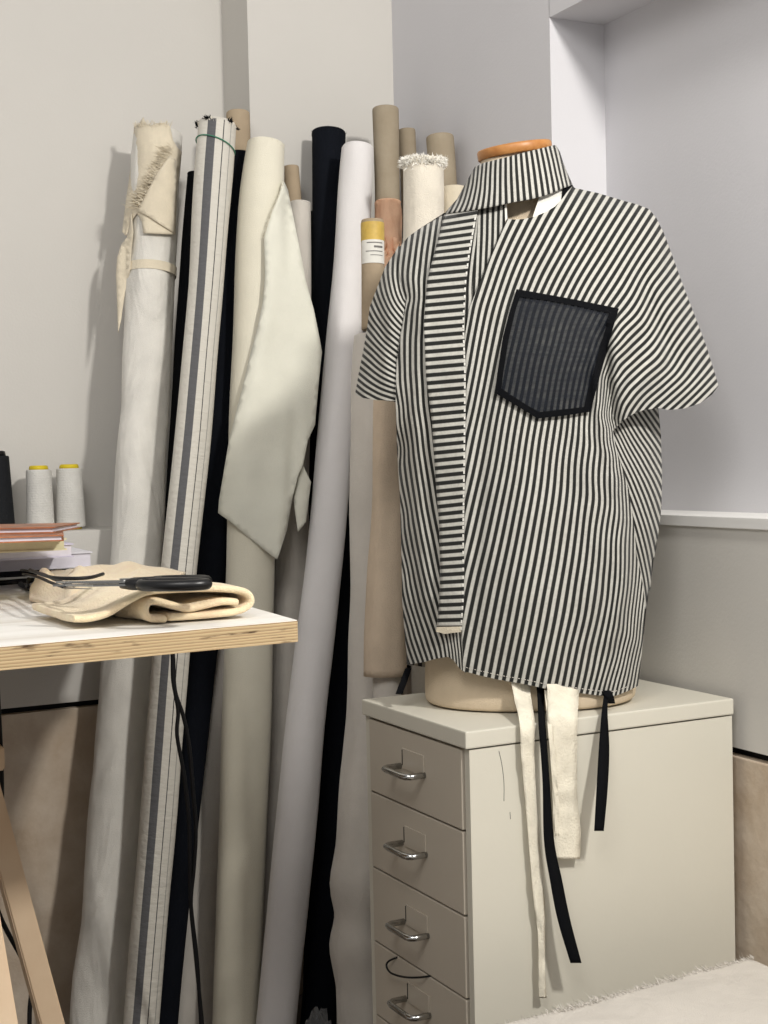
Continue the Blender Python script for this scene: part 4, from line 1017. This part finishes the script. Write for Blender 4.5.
bm = bmesh.new()
for x, y in resample(BANDR, 7.8, False)[1:]:
    x -= .6
    y1 = y+3.0; xs_ = x+(np.interp(y1, [p[1] for p in BANDR], [p[0] for p in BANDR])-.6-x)
    vs = [bm.verts.new(onD(xx, yy, float(h_front(np.array([xx]), np.array([yy]), .0072)[0]))) for xx, yy in ((x-1.0, y), (x+.6, y), (xs_+.6, y1), (xs_-1.0, y1))]
    bm.faces.new(vs)
from_bm('edge_stitching', bm, MT['label'], shirt)
bm = bmesh.new()
hem = resample([(466, 667), (480, 670.5), (500, 675), (524, 679), (547, 684), (572, 687), (598, 690.5), (615, 691), (628, 686)], 3.2, False)
for (x, y), (x2, y2) in zip(hem[:-1], hem[1:]):
    x2, y2 = x+(x2-x)*.6, y+(y2-y)*.6
    bm.faces.new([bm.verts.new(onD(xx, yy, float(h_front(np.array([xx]), np.array([yy]), .0008)[0]))) for xx, yy in ((x, y), (x2, y2), (x2, y2+.7), (x, y+.7))])
from_bm('hem_stitching', bm, MT['greywhite'], shirt)
# stand collar
COL = [(444.6, 213.7), (449, 208), (457, 199), (463, 188), (469, 177), (474.8, 166.9), (483, 163), (492.5, 160.6), (513, 155.4), (534, 150), (548, 146.5), (556, 144.8), (560, 152), (563, 161.7), (567, 172), (572.7, 184.6), (563, 188), (553, 192.5), (542.5, 196), (528, 199.5), (513, 202), (497, 205.5), (482, 208.5), (465, 211), (451, 212.7)]
SC = [(452, 208, 36, 2.8), (460, 203, 32, 3.4), (463, 195, 28, 3.4), (470, 190, 22, 3.8), (476, 180, 16, 3.6), (480, 200, 12, 4.6), (490, 185, 3, 4.9), (500, 200, 0, 5.6), (505, 170, -2, 5.8), (515, 180, -5, 6.2), (530, 170, -8, 6.4), (535, 190, -9, 6.4), (545, 165, -12, 5.8), (557, 160, -17, 4.4), (552, 185, -14, 5.6), (566, 178, -24, 3), (560, 175, -20, 3.8)]
sheet('stand_collar', COL, lambda X, Y: h_front(X, Y, .009), ST, shirt, 3, phase(SC, (438, 140, 580, 220), s=2.0), thick=.0012)
# back half of collar and back panel close the garment behind
sheet('collar_back', [(474.8, 167), (492, 163), (520, 158), (548, 150), (556, 146), (563, 162), (572, 185), (560, 205), (520, 208), (470, 208), (457, 199)], lambda X, Y: Z0+bil(H1, X, Y)*1.1+.012, ST, shirt, 4, lambda X, Y: X/6.2)
BACK = [(444, 213)]+LEFT_OUT[1:]+[(363, 398), (396, 402)]+BODY_L[1:]+[(430, 668), (480, 672), (560, 674), (636, 672)]+BODY_R[::-1][2:-1]+[(658, 406), (684, 406), (712, 393), (718, 385)]+RIGHT_OUT[::-1][1:]+[(560, 196), (510, 202), (470, 210)]
def h_back(X, Y):
    hn = bil(HN, X, Y); return np.minimum(Z0-(bil(H1, X, Y)-hn)+1.08*hn, np.where(X > 640, Z0+.03+0*X, 9))
sheet('back_panel', BACK, h_back, ST, shirt, 6, lambda X, Y: X/8.0)
# collar lining and neck tape
sheet('collar_lining', [(541, 192), (563, 185), (565, 200), (556, 206), (548, 211), (537, 216.5), (531, 222)], lambda X, Y: h_front(X, Y, -.006), MT['label'], shirt, 3)
sheet('neck_tape', [(563, 186), (572, 184), (575, 189), (570, 192), (565, 199), (561, 204)], lambda X, Y: h_front(X, Y, -.003), MT['darkcloth'], shirt, 2)
# pocket
PK = [(516.5, 289), (545, 294), (575, 299.5), (619, 308.5), (617, 315), (613, 328), (605, 358), (597.7, 384.6), (590.4, 411.7), (565, 415.5), (537, 418.5), (530, 413.8), (512, 403), (495, 393), (497, 375), (503, 336.7), (510, 310)]
PI_ = [(520, 297), (545, 300), (575, 305.5), (609, 313), (606, 327), (597.5, 357), (590.5, 383), (584, 407), (562, 409.5), (539.5, 412), (531, 407.5), (515, 397.5), (501.5, 388.5), (503, 374), (509, 337), (515, 311)]
pk = sheet('pocket', PI_, lambda X, Y: h_front(X, Y, .0055), MT['sheer'], shirt, 4)
# trim as a ring
bm = bmesh.new()
Po = resample(PK, 5); Pi = np.array(resample(PI_, 1.5)); prev = None; ring = []
for x, y in Po:
    k = int(np.argmin((Pi[:, 0]-x)**2+(Pi[:, 1]-y)**2)); xi, yi = Pi[k]; row = []
    for f in (0, .25, .5, .75, 1):
        xx, yy = x+(xi-x)*f, y+(yi-y)*f
        row.append(bm.verts.new(onD(xx, yy, float(h_front(np.array([xx]), np.array([yy]), .0062+.001*f)[0]))))
    ring.append(row)
for i in range(len(ring)):
    for k in range(4):
        bm.faces.new((ring[i][k], ring[(i+1) % len(ring)][k], ring[(i+1) % len(ring)][k+1], ring[i][k+1]))
bmesh.ops.remove_doubles(bm, verts=bm.verts, dist=1e-5)
from_bm('pocket_trim', bm, MT['darkcloth'], pk)
# small loose thread on the front
tube('loose_thread', [onD(504, 482, 1.86-.02), onD(508, 484, 1.86-.022), onD(511, 483, 1.86-.02)], .0003, MT['label'], shirt, 5) if False else None

# ribbons and tapes hanging under the hem
def ribbon(name, pts, m, parent, th=.0006, wob=0.0, seed=0):
    L = spline([np.array(p, float) for p in pts], 10); bm = bmesh.new(); prev = None; K = 5 if wob else 2
    for i, (x, y, w, Y_) in enumerate(L):
        row = []
        for k in range(K):
            s = -1+2*k/(K-1); j = wob*noise.noise(Vector((s*1.5+seed, y*.06, seed)))
            e = 1+.05*noise.noise(Vector((y*.08, s*9, seed))) if wob else 1
            row.append(bm.verts.new(onY(x+s*w/2*e, y, Y_+j)))
        if prev:
            for k in range(K-1): bm.faces.new((prev[k], prev[k+1], row[k+1], row[k])).smooth = True
        prev = row
    o = from_bm(name, bm, m, parent); md = o.modifiers.new('solid', 'SOLIDIFY'); md.thickness = th; md.offset = 0
    return o
ribbon('cream_tie', [(520, 678, 19, 1.566), (523, 700, 17, 1.548), (527, 722, 15, 1.4995), (528, 760, 13, 1.497), (533, 830, 10.5, 1.498), (539, 900, 11, 1.496), (541.5, 935, 7, 1.495), (542, 975, 6.5, 1.494), (543, 998, 7, 1.494)], MT['ribbon'], shirt, wob=.0035, seed=3)
ribbon('cream_tie', [(563, 684, 32, 1.5365), (563, 700, 31, 1.527), (563, 719, 29, 1.4995), (564, 760, 26, 1.499), (565, 800, 25, 1.498), (567, 830, 27, 1.497), (567.5, 859, 25, 1.496)], MT['ribbon'], shirt, wob=.0035, seed=6)
ribbon('cream_tie', [(547, 690, 5, 1.545), (550, 724, 5, 1.4995), (553, 760, 5, 1.497), (556, 800, 5, 1.497), (557, 836, 4, 1.497)], MT['ribbon'], shirt, wob=.003, seed=8)
ribbon('black_tie', [(540, 683, 7, 1.557), (541, 700, 7, 1.545), (542, 724, 7, 1.499), (546, 780, 7, 1.488), (549, 840, 10, 1.484), (556, 880, 12, 1.480), (564, 920, 12.5, 1.474), (576, 963, 11, 1.468)], MT['darkcloth'], shirt)
ribbon('black_tie', [(607, 692, 5, 1.523), (605.5, 702, 5, 1.514), (604.5, 714, 6, 1.497), (604, 750, 10.5, 1.486), (602, 790, 11, 1.472), (599, 831, 9.5, 1.466)], MT['darkcloth'], shirt)
ribbon('black_tie_knot', [(606, 691, 7, 1.522), (609, 697, 8, 1.518), (611, 703, 7, 1.520)], MT['darkcloth'], shirt, th=.004)
ribbon('black_tie', [(408.5, 668, 6, 1.70), (405, 678, 7, 1.695), (399, 694, 7, 1.69)], MT['darkcloth'], shirt)

# ------------------------------------------------------------------ dress form
form = thing('dress_form', 'natural linen dress form torso with a wooden neck cap', 'dress form', tuple(onD(530, 700, Z0)))
def form_body():
    # rows: (sighted y, left x, right x, depth half-size front, back)
    rows = [(698.6, 434, 621, .100), (697.6, 428, 629, .106), (694, 425.5, 633.5, .109), (684, 425, 635, .110), (664, 425, 636, .108), (600, 426, 634, .100), (520, 430, 628, .086), (440, 428, 630, .088), (360, 424, 636, .094), (300, 426, 636, .082), (260, 434, 634, .066), (232, 452, 622, .056), (218, 472, 596, .052), (205, 478, 566, .050), (185, 480, 556, .046), (168, 480.5, 551, .044), (153, 481, 549, .043)]
    bm = bmesh.new(); prev = None; seg = 56; P = spline([np.array(r, float) for r in rows], 4)
    fw = Vector((M[2][0], M[2][1], 0)).normalized(); rt = Vector((fw.y, -fw.x, 0))
    for y, xl, xr, dp in P:
        ring = []; c_ = Vector(onD((xl+xr)/2, y, Z0)); hw = (xr-xl)/2/FPX*Z0; c_.z = max(ZC+.0008, c_.z)
        for k in range(seg):
            a = 2*PI*k/seg; ex = .9
            u = math.copysign(abs(math.cos(a))**ex, math.cos(a)); v = math.copysign(abs(math.sin(a))**ex, math.sin(a))
            ring.append(bm.verts.new(c_+rt*(hw*u)-fw*(v*dp)))
        if prev:
            for k in range(seg): bm.faces.new((prev[k], prev[(k+1) % seg], ring[(k+1) % seg], ring[k])).smooth = True
        else: bm.faces.new(ring[::-1])
        prev = ring
    bm.faces.new(prev)
    bmesh.ops.recalc_face_normals(bm, faces=bm.faces)
    return bm
bm = form_body()
from_bm('torso', bm, MT['form'], form)
c0 = onD(514.5, 150.5, Z0); cx = Vector(M[0]); upv = (Vector((0, 0, 1))-cx*0.0+cx*(-.0)).normalized()
nrm = (Vector((0, 0, 1))-Vector(M[0])*.13-Vector((M[2][0], M[2][1], 0))*.10).normalized()
bm = bmesh.new(); R0 = 37.5/FPX*Z0
Q = [Vector(c0)+nrm*z for z in (-.0080, -.0068, .0035, .0058, .0064)]
tube_bm(bm, Q, [R0*.97, R0, R0, R0*.97, R0*.90], 48)
from_bm('neck_cap', bm, MT['capwood'], form)

# ------------------------------------------------------------------ light
def area(name, loc, target, size, power, col=(1, .95, .88)):
    l = bpy.data.lights.new(name, 'AREA'); l.energy = power; l.size = size; l.color = col
    o = bpy.data.objects.new(name, l); C.objects.link(o); o.location = loc
    o.rotation_euler = (Vector(target)-Vector(loc)).to_track_quat('-Z', 'Y').to_euler(); return o
area('ceiling_lamp', (1.06, .05, 2.12), (1.05, 2.0, 1.0), .14, 32, (1, .965, .91))
area('ceiling_lamp', (-.4, .0, 2.6), (.9, 2.0, 1.0), .9, 23, (1, .97, .93))
w = bpy.data.worlds.new('World'); bpy.context.scene.world = w; w.use_nodes = True
bg = w.node_tree.nodes['Background']; bg.inputs[0].default_value = (1.0, .98, .965, 1); bg.inputs[1].default_value = .42

# ------------------------------------------------------------------ camera
cd = bpy.data.cameras.new('Camera'); cam = bpy.data.objects.new('Camera', cd); C.objects.link(cam)
cd.sensor_fit = 'VERTICAL'; cd.sensor_height = 24.0; cd.sensor_width = 18.0; cd.lens = FPX/1024*24.0; cd.clip_start = .02
R3 = Matrix((tuple(M[0]), tuple(-M[1]), tuple(-M[2]))).transposed()
cam.matrix_world = Matrix.Translation(CAM) @ R3.to_4x4()
sc_ = bpy.context.scene; sc_.camera = cam
sc_.view_settings.view_transform = 'Standard'; sc_.view_settings.look = 'None'; sc_.view_settings.exposure = 0.0
